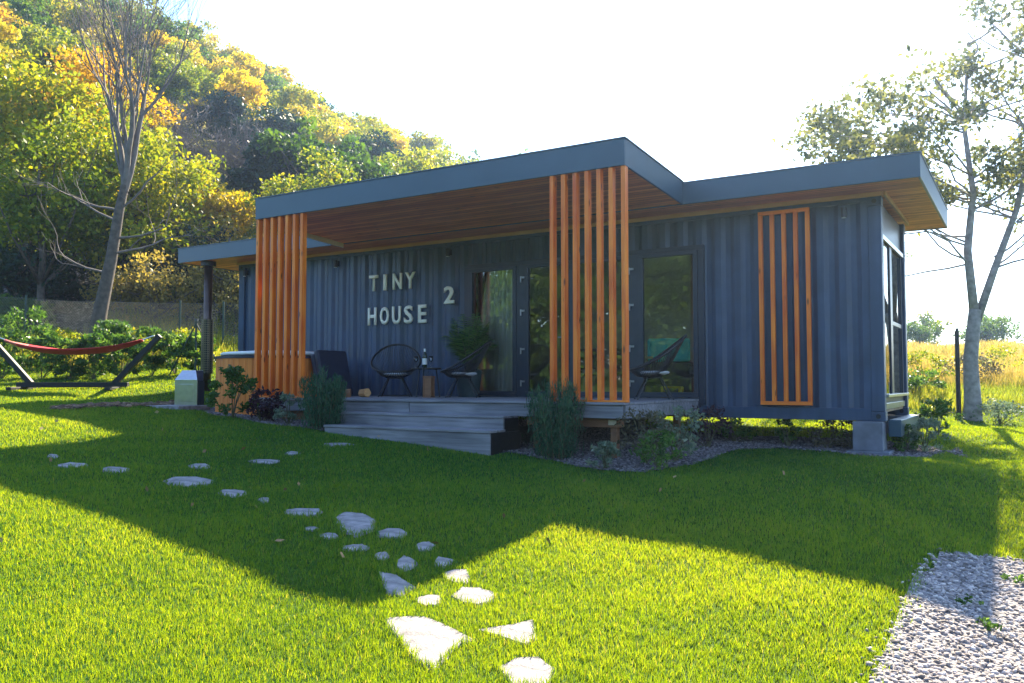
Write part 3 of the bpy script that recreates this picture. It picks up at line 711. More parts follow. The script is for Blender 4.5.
# ================================================================== deck
deck = empty('deck', (3.45, -2.6, DECK), 0, 'weathered grey wooden deck with two steps in front of the glass doors', 'deck')
def dk(mb): mb.v = [(v[0] - 3.45, v[1] + 2.6, v[2] - DECK) for v in mb.v]; return mb
mb = MB()
for k in range(17):
    y0 = -2.6 + k * .152; x0 = 3.45 if k == 0 else 3.86
    if k == 0:
        mb.box(x0, 9.75, y0 - .02, y0 + .145, DECK - .03, DECK)
    else: mb.box(x0, 9.75, y0, y0 + .145, DECK - .03, DECK)
dk(mb).build('decking', M_deckf, deck, bevel=.004)
for x0, x1 in ((3.45, 6.55), (6.56, 9.72)):
    dk(MB().box(x0, x1, -2.595, -2.565, DECK - .19, DECK - .034)).build('face_board', M_deckf, deck, bevel=.004)
dk(MB().box(9.722, 9.75, -2.57, -.05, DECK - .19, DECK - .034)).build('face_board', M_deckf, deck, bevel=.004)
dk(MB().box(3.452, 3.48, -2.56, -2.45, DECK - .19, DECK - .034)).build('face_board', M_deckf, deck)
dk(MB().box(8.36, 9.66, -2.50, -2.41, DECK - .30, DECK - .195)).build('beam', M_beam, deck, bevel=.004)
dk(MB().box(3.9, 5.5, -2.52, -2.42, DECK - .33, DECK - .195)).build('beam', M_beam, deck, bevel=.004)
for x, y in ((9.55, -2.45), (8.4, -2.3), (3.6, -2.5), (4.9, -2.45), (9.55, -.4), (6.8, -.5)):
    z = h(x, y); dk(MB().box(x - .04, x + .04, y - .03, y + .06, z - .1, DECK - .19)).build('post', M_beam, deck, bevel=.004)
dk(MB().box(3.47, 5.6, -2.38, -2.35, .86, DECK - .2)).build('skirt', M_blackw, deck)
dk(MB().box(9.50, 9.60, -2.515, -2.502, DECK - .27, DECK - .21)).build('joist_plate', M_pale, deck)
# steps
for zt, y0, y1, x0, x1 in ((1.085, -2.95, -2.60, 5.62, 8.31), (.925, -3.30, -2.95, 5.66, 8.34)):
    st = MB()
    for k in range(2): st.box(x0, x1, y0 - .01 + k * .178, y0 + .162 + k * .178, zt - .03, zt)
    t_ = dk(st).build('step', M_deckf, deck, bevel=.004)
    dk(MB().box(x0 + .01, x1 - .01, y0 + .003, y0 + .03, zt - .165 if zt > 1 else zt - .36, zt - .034)).build('riser', M_deckf, t_, bevel=.003)
    dk(MB().box(x1 - .035, x1 - .005, y0 + .032, -2.602, .35, zt - .034)).build('side_board', M_blackw, t_)
    dk(MB().box(x0 + .005, x0 + .035, y0 + .032, -2.602, .6, zt - .034)).build('side_board', M_blackw, t_)

# ================================================================== hot tub, stove, flue
tx, ty = 2.70, -1.38; tz = h(tx - .6, ty - .7) - .03; TR = 1.03; TH = 1.93 - tz
tub = empty('hot_tub', (tx, ty, tz), 0, 'round orange-brown wooden hot tub beside the left slat screen', 'hot tub')
mb = MB(); ns = 52
for k in range(ns):
    a = 2 * math.pi * k / ns; M_ = Matrix.Rotation(a, 4, 'Z')
    mb.box(TR - .045, TR, -.060, .060, 0.02, TH - .03, M=M_)
mb.build('staves', M_tub, tub, bevel=.006)
MB().lathe([(TR - .05, .03), (TR - .05, TH - .06), (TR - .20, TH - .10), (TR - .25, .2), (0.01, .18)], n=48).build('liner', M_white, tub, smooth=True)
MB().lathe([(TR - .18, TH - .04), (TR - .18, TH), (TR + .02, TH), (TR + .02, TH - .04), (TR - .06, TH - .045)], n=52).build('rim', M_navycover, tub)
MB().lathe([(0, TH + .01), (TR - .2, TH + .01), (TR - .08, TH + .015), (TR - .06, TH + .045), (TR - .1, TH + .07), (.5, TH + .10), (0, TH + .11)], n=48).build('cover', M_white, tub, smooth=True)
c_ = empty('folded_tub_cover', (4.10, -1.35, DECK), 0, 'dark navy padded tub cover leaning between the hot tub and the wall', 'tub cover')
Mx = Matrix.Rotation(math.radians(-14), 4, 'Y')
MB().box(-.05, .05, -.38, .30, .02, .78, M=Mx).build('panel', M_navycover, c_, bevel=.03)
MB().box(-.16, -.06, -.36, .28, .02, .74, M=Mx).build('panel', M_navycover, c_, bevel=.03)
# split logs on the deck
for k, (x, y, rz, lab) in enumerate(((4.55, -1.75, .5, 'reddish split log lying on the deck by the tub cover'), (4.76, -1.5, -.4, 'pale split log lying on the deck, nearest the wall chairs'))):
    mb = MB(); n = 6; P = [(math.cos(2 * math.pi * i / n) * random.uniform(.05, .09), math.sin(2 * math.pi * i / n) * random.uniform(.05, .09)) for i in range(n)]
    mb.add([(-.12, p[0] * .8, p[1] * .8 + .065) for p in P] + [(.12, p[0] * .95, p[1] * .95 + .075) for p in P], [tuple(range(n))[::-1], tuple(range(n, 2 * n))] + [(i, (i + 1) % n, n + (i + 1) % n, n + i) for i in range(n)])
    o = mb.build('firewood_log', M_beam if k == 0 else M_trim, loc=(x, y, DECK - .01), rot=(0, 0, rz), bevel=.01); tag(o, lab, 'log', 'firewood logs on the deck')

sx, sy = 1.13, -2.05; sz = h(sx, sy)
st = empty('tub_stove', (sx + .06, sy, sz), math.radians(38), 'small stainless steel wood stove with sloping lid beside the hot tub', 'stove')
mb = MB(); mb.add([(-.22, -.25, .06), (.22, -.25, .06), (.22, .25, .06), (-.22, .25, .06), (-.22, -.25, .52), (.22, -.25, .52), (.22, .25, .68), (-.22, .25, .68), (-.13, -.02, .68), (.13, -.02, .68)],
       [(0, 1, 5, 4), (1, 2, 6, 9, 5), (2, 3, 7, 6), (3, 0, 4, 8, 7), (4, 5, 9, 8), (8, 9, 6, 7), (3, 2, 1, 0)])
mb.build('firebox', M_steel, st, bevel=.006)
MB().box(.225, .245, -.24, .24, .07, .50).build('dark_side_plate', M_black, st)  # black plate along one side of the firebox
MB().box(-.25, .25, -.28, .28, 0, .06).build('base', M_black, st)
MB().box(-.15, .15, -.262, -.251, .14, .44).build('stove_door', M_steel, st, bevel=.004)
st.scale = (.86, .8, 1.0)
px_, py_ = -.42, -.42; pz = h(px_, py_)
fl = empty('flue_pipe', (px_, py_, pz), 0, 'tall dark brown flue pipe with perforated lower guard under the left roof end', 'flue pipe')
M_flue = simple('brown_flue_metal', (.10, .065, .05), .3, metal=.7, var=.2)
MB().tube([(0, 0, 0), (0, 0, RZ0 - pz - .1)], .085, 20).build('pipe', M_flue, fl, smooth=True)
MB().lathe([(.085, 0), (.15, .005), (.15, .1), (.085, .1)], c=(0, 0, RZ0 - pz - .102), n=20).build('roof_collar', M_black, fl)
def perf():
    m, t, p = newmat('perforated_guard'); tc = N(t, 'ShaderNodeTexCoord'); vo = N(t, 'ShaderNodeTexVoronoi', i_Scale=22.0, i_Randomness=0.0)
    t.links.new(tc.outputs['Object'], vo.inputs[0]); r = ramp(t, vo.outputs[0], [(.01, .01, .01), (.12, .10, .06)], [.42, .48]); t.links.new(r.outputs[0], p.inputs['Base Color']); p.inputs['Metallic'].default_value = .5; p.inputs['Roughness'].default_value = .35; return m
gd = MB().lathe([(.115, .35), (.12, .35), (.12, 1.45), (.115, 1.45)], n=28).build('heat_guard', perf(), fl)
tag(MB().box(-.55, .55, -.35, .35, -.04, .05).build('paving_slab', M_stone, loc=(1.0, -2.25, h(1.0, -2.25)), rot=(0, 0, .1), bevel=.01), 'pale paving slab beneath the steel tub stove', 'paving slab')
s0 = ground(158, 408.5)

# ================================================================== chairs
def make_chair():
    t_ = empty('string_chair'); n = 72; ring = []
    for k in range(n):
        a = 2 * math.pi * k / n; u = (1 - math.cos(a)) / 2           # 0 front .. 1 back
        ring.append(Vector((math.sin(a) * (.40 - .05 * (u - .5) ** 2), -.36 + .78 * u, .40 + .47 * u ** 1.5)))
    hub = [Vector((math.sin(2 * math.pi * k / n) * .13, -.02 - math.cos(2 * math.pi * k / n) * .11, .30 + .0 * k)) for k in range(n)]
    MB().tube(ring + [ring[0]], .017, 8, cap=False).build('ring_frame', M_black, t_, smooth=True)
    MB().tube(hub + [hub[0]], .009, 6, cap=False).build('hub_ring', M_black, t_, smooth=True)
    mb = MB()
    for k in range(n):
        a, b = ring[k], hub[k]; m_ = (a + b) / 2 + Vector((0, 0, -.035)); mb.tube([a, m_, b], .0055, 4, cap=False)
    mb.build('cords', M_black, t_)
    for sx_, sy_ in ((-1, -1), (1, -1), (-1, 1), (1, 1)):
        top = Vector((sx_ * .11, sy_ * .09 - .02, .30)); MB().tube([top, (sx_ * .25, sy_ * .24 - .02, 0)], .010, 8).build('leg', M_black, t_)
    MB().tube([(-.24, -.25, .02), (.24, -.25, .02)], .008, 6).tube([(-.24, .21, .02), (.24, .21, .02)], .008, 6).build('brace', M_black, t_)
    return t_
def cushion(t_, loc, rz):
    m = MB(); prof = [(0, 0), (.10, -.004), (.135, .012), (.14, .03), (.12, .045), (0, .05)]
ch = make_chair()
M_cush = simple('grey_cushion', (.45, .46, .48), .8, var=.1)
def place_chair(o, x, y, rz, lab, s=1.0):
    o.location = (x, y, DECK + .002); o.rotation_euler = (0, 0, rz); o.scale = (s, s, s)
    tag(o, lab, 'chair', 'black cord chairs on the deck')
    c = MB().lathe([(0.001, 0), (.13, .0), (.19, .02), (.20, .04), (.17, .055), (.001, .06)], n=20).build('seat_cushion', M_cush, smooth=True)
    c.location = (x, y, DECK + .335 * s); c.rotation_euler = (0, 0, rz); tag(c, 'pale grey cushion on the cord chair ' + lab.split(' chair ')[1], 'cushion', 'seat cushions on the cord chairs')
CC = [copy_tree(ch), copy_tree(ch)]
place_chair(ch, 4.95, -.95, math.radians(34), 'black round cord chair facing the lawn left of the wine table')
place_chair(CC[0], 6.32, -.95, math.radians(-62), 'black round cord chair turned sideways in front of the potted palm')
place_chair(CC[1], 9.42, -.85, math.radians(-62), 'black round cord chair in front of the right-hand window')

tb = empty('side_table', (5.62, -1.0, DECK), 0, 'small round black side table between the two left cord chairs', 'table')
MB().lathe([(0.001, .44), (.235, .44), (.24, .45), (.24, .465), (.001, .465)], n=32).build('table_top', M_black, tb)
for k in range(3):
    a = 2.1 * k + .4; MB().tube([(.16 * math.cos(a), .16 * math.sin(a), .44), (.22 * math.cos(a), .22 * math.sin(a), 0)], .011, 8).build('leg', M_black, tb)
bt = empty('wine_bottle', (5.60, -1.02, DECK + .466), 0, 'dark wine bottle with white label on the side table', 'bottle')
MB().lathe([(0.001, 0), (.037, .002), (.038, .19), (.03, .215), (.015, .24), (.014, .30), (.001, .30)], n=20).build('glass_body', M_bottle, bt, smooth=True)
MB().lathe([(.0385, .05), (.0388, .05), (.0388, .15), (.0385, .15)], n=20).build('bottle_label', M_white, bt)
MB().lathe([(.0145, .255), (.016, .255), (.016, .303), (.001, .304)], n=16).build('foil_cap', M_white, bt)
for x, y, lab in ((5.47, -1.08, 'wine glass left of the bottle on the side table'), (5.73, -1.03, 'wine glass right of the bottle on the side table')):
    g = MB().lathe([(.001, 0), (.032, .002), (.005, .01), (.004, .08), (.02, .095), (.036, .125), (.033, .18), (.031, .18), (.034, .125), (.018, .098), (.001, .09)], n=18).build('wine_glass', M_glass, loc=(x, y, DECK + .467), smooth=True)
    tag(g, lab, 'wine glass', 'wine glasses on the side table')
ln = empty('lantern', (5.84, -1.22, DECK), math.radians(12), 'brown wooden lantern box on the deck beside the side table', 'lantern')
mb = MB(); 
for a_ in (-.085, .065):
    for b_ in (-.085, .065): mb.box(a_, a_ + .02, b_, b_ + .02, 0, .34)
mb.box(-.09, .09, -.09, .09, -.0, .0 + .02).box(-.09, .09, -.09, .09, .34, .37)
mb.build('lantern_frame', M_beam, ln, bevel=.003).parent.scale = (.8, .8, .9)
MB().box(-.07, .07, -.07, .07, .025, .335).build('shade', M_beam, ln)
MB().tube([(-.05, 0, .37), (-.04, 0, .44), (.04, 0, .44), (.05, 0, .37)], .004, 6).build('handle', M_black, ln)

# potted palm
pl = empty('potted_palm', (6.03, -.42, DECK), 0, 'potted palm with arching green fronds by the left glass pane', 'potted plant')
MB().lathe([(.001, 0), (.17, 0), (.22, .42), (.23, .43), (.20, .43), (.19, .38), (.001, .38)], n=28).build('pot', M_green_tin, pl, smooth=False)
def fronds(mb_v, mb_f, n_fr, L, up):
    for k in range(n_fr):
        a = random.uniform(0, 2 * math.pi); ln_ = L * random.uniform(.7, 1.1); ds = random.uniform(.25, .9)
        prev = Vector((0, 0, 0)); pts = []
        for i in range(13):
            u = i / 12; r = ln_ * ds * u * (1 - .1 * u); z = ln_ * (up * u - .75 * u * u * ds); pts.append(Vector((math.cos(a) * r * .85, math.sin(a) * r * .6 - .0, .40 + z)))
        for i in range(2, 12):
            d = (pts[i + 1] - pts[i - 1]).normalized(); s_ = d.cross(Vector((0, 0, 1))).normalized(); u = i / 12; l = .26 * math.sin(math.pi * min(1, u * 1.05)) + .05
            for sg in (-1, 1):
                for o_ in (0, .5):
                    p = pts[i].lerp(pts[i + 1], o_); tip = p + s_ * sg * l * .75 + d * l * .55 - Vector((0, 0, l * .35)); wv = d * .011
                    b = len(mb_v); mb_v += [p - wv, p + wv, tip]; mb_f.append((b, b + 1, b + 2))
        yield pts
vv, fv = [], []; stems_ = MB()
for pts in fronds(vv, fv, 22, 1.05, 1.15): stems_.tube(pts[::2], [.007, .006, .005, .005, .004, .003, .002], 5)
L_palm = leaf('palm_leaves', [(.02, .06, .015), (.05, .13, .03), (.10, .19, .04)], trans=.35)
np_mesh('fronds', np.array([tuple(v) for v in vv]), np.array(fv), L_palm, pl, attr=np.repeat(rng.random(len(fv)), 3)); stems_.build('stem', M_stem, pl)

# ================================================================== things behind the glass
cu = MB(); n = 120; vs = []
for i in range(n + 1):
    x = 5.72 + 1.0 * i / n; vs.append((x, .115 + .03 * math.sin(i * .62) + .012 * math.sin(i * 1.7), 1.20)); vs.append((x, .115 + .025 * math.sin(i * .62 + .3), 3.45))
cu.add(vs, [(2 * i, 2 * i + 2, 2 * i + 3, 2 * i + 1) for i in range(n)])
tag(cu.build('curtain', M_curtain, smooth=True), 'pale beige curtain hanging behind the left glass pane', 'curtain')
ta = empty('armchair', (8.92, .95, 1.166), math.radians(20), 'charcoal armchair with turquoise headrest seen through the right-hand window', 'armchair')
M_dkf = simple('charcoal_fabric', (.05, .05, .055), .8)
M_teal = simple('turquoise_fabric', (.01, .62, .58), .7, var=.1)
MB().box(-.38, .38, -.35, .3, .16, .42).build('seat', M_dkf, ta, bevel=.04)
MB().box(-.34, .34, .25, .40, .66, 1.04).build('backrest', M_teal, ta, bevel=.04)
MB().box(-.38, .38, .26, .39, .40, .655).build('back_support', M_dkf, ta, bevel=.02)
for s_ in (-1, 1): MB().box(s_ * .36 - .06, s_ * .36 + .06, -.34, .3, .42, .60).build('armrest', M_dkf, ta, bevel=.03)
for a_ in (-.3, .3):
    for b_ in (-.28, .3): MB().tube([(a_, b_, .16), (a_ * 1.1, b_ * 1.1, 0)], .018, 8).build('leg', M_beam, ta)
M_yel = simple('yellow_plastic', (.75, .45, .01), .5, var=.1)
yb = empty('step_stool', (9.18, .42, 1.166), .2, 'small yellow folding stool on the floor behind the right-hand window', 'stool')
MB().add([(-.16, -.12, .24), (.16, -.12, .24), (.16, .12, .24), (-.16, .12, .24), (-.14, -.10, .27), (.14, -.10, .27), (.14, .10, .27), (-.14, .10, .27)], ((0, 3, 2, 1), (4, 5, 6, 7), (0, 1, 5, 4), (1, 2, 6, 5), (2, 3, 7, 6), (3, 0, 4, 7))).build('seat', M_yel, yb, bevel=.006)
for a_ in (-.13, .13):
    for b_ in (-1, 1): MB().box(a_ - .02, a_ + .02, b_ * .10 - .02, b_ * .10 + .02, 0, .25, M=Matrix.Shear('XY', 4, (0, b_ * -.25)) if False else None).build('leg', M_yel, yb)
dt = empty('dining_table', (7.9, 1.45, 1.166), 0, 'pale wooden dining table inside behind the glass doors', 'table')
MB().box(-.7, .7, -.4, .4, .71, .75).build('table_top', M_pale, dt, bevel=.008)
for a_ in (-.62, .62):
    for b_ in (-.33, .33): MB().tube([(a_, b_, .71), (a_, b_, 0)], .025, 8).build('leg', M_black, dt)
for x, rz, lab in ((7.55, 0.2, 'dark dining chair inside, left one at the pale table'), (8.35, -.2, 'dark dining chair inside, right one at the pale table')):
    dc = empty('dining_chair', (x, .85, 1.166), rz, lab, 'chair', 'dining chairs inside')
    MB().box(-.21, .21, -.2, .2, .43, .47).build('seat', M_black, dc, bevel=.01); MB().box(-.2, .2, -.21, -.18, .55, .88).build('backrest', M_black, dc, bevel=.01)
    for a_ in (-.18, .18):
        for b_ in (-.18, .18): MB().tube([(a_, b_, .43 if b_ > 0 else .86), (a_ * 1.1, b_ * 1.1, 0)], .013, 6).build('leg', M_black, dc)

# ================================================================== hammock
def RF(r, f, dz=0): x, y = rf(r, f); return Vector((x, y, h(x, y) + dz))
hc = RF(-8.72, 16.6)
hs = empty('hammock_stand', tuple(hc), math.atan2(RY, RX), 'black wooden hammock stand with two slanted arms on the left lawn', 'hammock stand')
MB().box(-1.10, 1.10, -.05, .05, .05, .15).build('base_beam', M_blackw, hs, bevel=.008)
for s_ in (-1, 1):
    MB().box(s_ * .95 - .05, s_ * .95 + .05, -.55, .55, 0, .06).build('foot', M_blackw, hs, bevel=.008)
    d = Vector((s_ * .80, 0, .86)).normalized(); a = Vector((s_ * .84, 0, .14)); L = 1.28
    M_ = Matrix.Translation(a) @ d.to_track_quat('Z', 'X').to_matrix().to_4x4()
    MB().box(-.05, .05, -.05, .05, -.02, L, M=M_).build('arm', M_blackw, hs, bevel=.008)
hm = empty('hammock', tuple(hc), math.atan2(RY, RX), 'red fabric hammock with pink striped edge slung on the black stand', 'hammock')
na, nb = 40, 10; vs = []
for i in range(na + 1):
    u = i / na * 2 - 1; x = u * 1.36; wdt = .06 + .36 * (1 - abs(u) ** 2.2); zc_ = .80 + .19 * u * u
    for j in range(nb + 1):
        v = j / nb * 2 - 1; vs.append((x, v * wdt, zc_ - .09 * (1 - v * v) * (1 - abs(u) ** 3) + .02 * math.sin(9 * v + 3 * u) * (abs(u))))
fs = [(i * (nb + 1) + j, (i + 1) * (nb + 1) + j, (i + 1) * (nb + 1) + j + 1, i * (nb + 1) + j + 1) for i in range(na) for j in range(nb)]
mb = MB(); mb.add(vs, fs); mb.m = [1 if (k % nb) in (nb,) or (k // nb) < 5 else 0 for k in range(len(fs))]
o = mb.build('cloth', [M_red, M_redw], hm, smooth=True); o.modifiers.new('solid', 'SOLIDIFY').thickness = .012
for s_ in (-1, 1): MB().tube([(s_ * 1.34, 0, .99), (s_ * 1.60, 0, 1.08)], .012, 6).build('rope', M_white, hm)

# ================================================================== chain-link fence and posts
def fence(a, b, hgt, name, lab):
    a, b = Vector(a), Vector(b); L = (b - a).length; d = (b - a) / L
    fo = empty(name, (a.x, a.y, h(a.x, a.y)), 0, lab, 'fence'); o0 = Vector((a.x, a.y, h(a.x, a.y)))
    n = int(L / .085); mb = MB()
    def P(s_, z): q = a + d * s_; return Vector((q.x, q.y, h(q.x, q.y) + z)) - o0
    for k in range(-int(hgt / .085), n + 1):
        for sg in (1, -1):
            s0_, s1_ = k * .085, k * .085 + hgt
            z0_, z1_ = (.04, hgt + .04) if sg == 1 else (hgt + .04, .04)
            if s0_ < 0:
                z0_ += (z1_ - z0_) * (-s0_) / hgt; s0_ = 0
            if s1_ > L:
                z1_ -= (z1_ - z0_) * (s1_ - L) / max(1e-6, s1_ - s0_); s1_ = L
            if s1_ - s0_ < .02: continue
            mb.tube([P(s0_, z0_), P(s1_, z1_)], .0055, 3, cap=False)
    for z in (.05, hgt / 2, hgt + .04):
        m_ = 12; mb.tube([P(L * i / m_, z) for i in range(m_ + 1)], .004, 4)
    mb.build('wire_mesh', M_galv, fo)
    k = 0.0
    while k <= L + .01:
        MB().tube([P(min(k, L), -.3), P(min(k, L), hgt + .12)], .03, 8).build('post', M_postg, fo); k += 2.4
    return fo
pA = rf(-21, 25); pB = rf(-8.05, 22.8); pC = rf(-2.5, 25.0)
fence((*pA, 0), (*pB, 0), 1.35, 'wire_fence', 'chain-link fence with green posts running behind the hammock')
fence((pB[0] + .1, pB[1] + .1, 0), (*pC, 0), 1.35, 'wire_fence', 'chain-link fence length ending behind the left end of the house')
e = RF(-7.05, 18.6)
bz = empty('braced_post', tuple(e), math.atan2(RY, RX), 'dark fence end post with two diagonal braces right of the hammock', 'post')
MB().tube([(0, 0, -.1), (0, 0, 1.22)], .025, 8).build('upright', M_postg, bz)
for s_ in (-1, 1): MB().tube([(0, 0, 1.15), (s_ * .62, .1, 0)], .018, 8).build('brace', M_postg, bz)
MB().tube([(0, 0, 1.2), (0, 0, 1.26)], .045, 10).build('cap', M_galv, bz)
e = RF(8.75, 16.4)
tag(MB().tube([(0, 0, -.2), (.0, 0, 1.7), (.01, 0, 1.78)], [.045, .04, .02], 8).build('fence_post', M_blackw, loc=tuple(e)), 'dark upright post standing just left of the right-hand tree trunk', 'post', 'posts along the field')
e = RF(8.1, 18.0)
tag(MB().tube([(0, 0, -.2), (.12, 0, 1.0)], [.022, .018], 8).build('stake', M_barkp, loc=tuple(e)), 'thin leaning stake in the dry grass near the right-hand tree', 'stake', 'posts along the field')

# ================================================================== plants
def leaf_quads(cent, n_per, spread, size, up=.0, aspect=1.5, sharp=False, dens_rng=None):
    """leaf-sized faces clustered round clump centres"""
    cent = np.asarray(cent, float); m = len(cent); n = m * n_per
    c = np.repeat(cent, n_per, 0); sp = np.repeat(np.broadcast_to(spread, (m,)), n_per)[:, None]
    off = rng.normal(0, 1, (n, 3)); off /= np.linalg.norm(off, axis=1, keepdims=True); off *= (rng.random((n, 1)) ** .45) * sp * np.array([1, 1, .72])
    p = c + off
    d = rng.normal(0, 1, (n, 3)); d[:, 2] += up; d += off / np.maximum(sp, 1e-6) * .5; d /= np.linalg.norm(d, axis=1, keepdims=True)
    q = rng.normal(0, 1, (n, 3)); s = np.cross(d, q); s /= np.linalg.norm(s, axis=1, keepdims=True)
    sz = size * rng.uniform(.6, 1.3, (n, 1)); l = d * sz * aspect * .5; w_ = s * sz * .5
    V = np.stack([p - l, p + w_ * .9 - l * .1, p + l, p - w_ * .9 - l * .1], 1).reshape(-1, 3)
    F = np.arange(n * 4).reshape(n, 4)
    cl = np.repeat(rng.normal(0, .13, m), n_per); t_ = np.clip(.5 + cl + rng.normal(0, .17, n), 0, 1)
    return V, F, np.repeat(t_, 4)
def blob_centres(n, rx, rz, z0, hollow=.35, lobes=5):
    """clump centres inside an irregular, lobed crown"""
    lc = [(random.uniform(-.55, .55) * rx, random.uniform(-.55, .55) * rx, z0 + rz * random.uniform(.25, 1.6), random.uniform(.45, .75)) for _ in range(lobes)]
    out = []
    while len(out) < n:
        L = random.choice(lc); a = random.uniform(0, 6.283); u = random.uniform(-1, 1); r = random.uniform(hollow, 1) ** .5 * L[3]
        s = math.sqrt(1 - u * u); out.append((L[0] + rx * r * s * math.cos(a), L[1] + rx * r * s * math.sin(a), L[2] + rz * .75 * r * u))
    return out
def limbs(mb, base, top, r0, cents, k, n=6, seed=0):
    pts = [Vector(base)]; m = 6
    for i in range(1, m + 1):
        u = i / m; p = Vector(base).lerp(Vector(top), u); p.x += random.uniform(-.05, .05) * (Vector(top) - Vector(base)).length * .4; p.y += random.uniform(-.05, .05) * (Vector(top) - Vector(base)).length * .4; pts.append(p)
    mb.tube(pts, [r0 * (1 - .8 * i / m) for i in range(m + 1)], n)
    for c in random.sample(cents, min(k, len(cents))):
        c = Vector(c); i = random.randint(max(1, m // 3), m - 1); s = pts[i]; mid = s.lerp(c, .5) + Vector((0, 0, -.06 * (c - s).length))
        mb.tube([s, mid, c], [r0 * .35, r0 * .2, r0 * .07], 5)
def tree_proto(kind, mat, bark, hgt, rx, n_cl, n_per, size, name='leafy_tree', trunk_h=.3, r0=.16, lobes=6, up=0, aspect=1.4, nl=14):
    t_ = empty(name)
    if kind == 'fir':
        cents = []; 
        for i in range(n_cl):
            u = random.random() ** .8; z = hgt * (.08 + .9 * u); r = rx * (1 - u) ** .8 * random.uniform(.35, 1.05); a = random.uniform(0, 6.283); cents.append((r * math.cos(a), r * math.sin(a), z - .12 * r))
    else:
        rz = hgt * (1 - trunk_h) / 2; cents = blob_centres(n_cl, rx, rz * .8, hgt * trunk_h, lobes=lobes)
        cents = [c for c in cents if c[2] > hgt * trunk_h * .5]
    V, F, T = leaf_quads(cents, n_per, rx * .26, size, up, aspect)
    np_mesh('crown', V, F, mat, t_, attr=T)
    mb = MB(); limbs(mb, (0, 0, -.4), (random.uniform(-.3, .3), random.uniform(-.3, .3), hgt * .66), r0, cents, nl); mb.build('trunk', bark, t_, smooth=True)
    return t_
P_yg = [tree_proto('b', L_yg, M_bark, 8.5, 3.2, 70, 55, .25) for _ in range(4)]
P_ye = [tree_proto('b', L_yel, M_bark, 8, 3.0, 60, 55, .25) for _ in range(3)]
P_or = [tree_proto('b', L_ora, M_bark, 7.5, 2.7, 55, 50, .25) for _ in range(2)]
P_gr = [tree_proto('b', L_grn, M_bark, 8.5, 3.1, 70, 55, .25) for _ in range(3)]
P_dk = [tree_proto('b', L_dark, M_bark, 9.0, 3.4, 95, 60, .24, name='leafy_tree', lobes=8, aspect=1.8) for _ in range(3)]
used = set()
def put(proto, x, y, s, lab, cat, group, sx=None):
    if proto.name in used: o = copy_tree(proto)
    else: o = proto; used.add(proto.name)
    o.location = (x, y, h(x, y) - .1); o.rotation_euler = (0, 0, random.uniform(0, 6.28)); o.scale = (s * (sx or 1), s * (sx or 1), s)
    return tag(o, lab, cat, group)
G = 'trees covering the hillside'
labs = {'yg': 'yellow-green broadleaf tree', 'ye': 'bright yellow autumn tree', 'or': 'orange-tinged autumn tree', 'gr': 'mid green broadleaf tree', 'dk': 'dark blue-green tree'}
pool = {'yg': P_yg, 'ye': P_ye, 'or': P_or, 'gr': P_gr, 'dk': P_dk}
f = 37.0; cnt = 0
while f < 98:
    step = 3.9 + (f - 37) * .022; r = -.82 * f - 3
    while r < 14:
        r_, f_ = r + random.uniform(-1.6, 1.6), f + random.uniform(-1.8, 1.8); px = 512 + 835 * r_ / f_
        x, y = rf(r_, f_); r += step
        if px > 655: continue
        u = random.random(); elev_ = h(x, y)
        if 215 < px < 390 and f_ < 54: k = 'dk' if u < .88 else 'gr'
        elif px > 400 and f_ < 60: k = 'dk' if u < .4 else 'yg'
        elif f_ > 62 and 180 < px < 430: k = 'ye' if u < .54 else 'or' if u < .60 else 'yg' if u < .9 else 'gr'
        elif px < 120: k = 'yg' if u < .5 else 'gr' if u < .72 else 'ye' if u < .95 else 'or'
        else: k = 'yg' if u < .54 else 'ye' if u < .76 else 'gr' if u < .97 else 'or'
        if 118 < px < 232 and f_ < 50: continue          # left open for the bare thicket
        zone_ = ('behind the leafless tree', 'above the left slat screen', 'above the middle of the canopy', 'above the right half of the canopy')[0 if px < 215 else 1 if px < 330 else 2 if px < 440 else 3]
        band = 'on the ridge line ' if f_ > 86 else 'on the upper slope ' if f_ > 68 else 'on the middle slope ' if f_ > 52 else 'on the lower slope '
        put(random.choice(pool[k]), x, y, random.uniform(.8, 1.15) * (.74 + (f_ - 37) * .0015) * (.82 if k == 'dk' else 1), labs[k] + ' ' + band + zone_, 'tree', G); cnt += 1
    f += step * .9
print('hill trees', cnt)
# a lone feathery tree on the ridge above the roof
lt = tree_proto('b', L_grn, M_bark, 9, 3.4, 42, 30, .26, lobes=7); x, y = rf(-1.8, 92); put(lt, x, y, 1.6, 'loose green tree standing alone above the end of the ridge', 'tree', None)

# nearer trees left
def near_tree(r, f, hgt, rx, mat, lab, ncl=150, nper=75, size=.13, th=.28, r0=.16, cat='tree', lobes=9, nm='leafy_tree', nl=26):
    t_ = tree_proto('b', mat, M_bark, hgt, rx, ncl, nper, size, trunk_h=th, r0=r0, lobes=lobes, nl=nl, name=nm); p = RF(r, f); t_.location = (p.x, p.y, p.z - .1); t_.rotation_euler = (0, 0, random.uniform(0, 6)); tag(t_, lab, cat); return t_
near_tree(-15.4, 27.5, 8.5, 3.0, L_yg, 'large yellow-green tree at the left edge behind the fence', size=.12)
near_tree(-17.5, 31, 12.0, 3.6, L_yg, 'tall green and yellow tree reaching the top left corner', size=.15, ncl=190)
near_tree(-17.6, 33.5, 11.0, 3.0, L_ora, 'tree with orange-tinged leaves left of the bare tree', size=.13, ncl=80)
near_tree(-13.2, 29.5, 8.0, 2.6, L_yg, 'yellow-green tree just left of the bare tree trunk', size=.13)
near_tree(-12.2, 33, 5.4, 1.9, L_yel, 'small bright yellow tree right behind the bare tree trunk', ncl=80, size=.13)
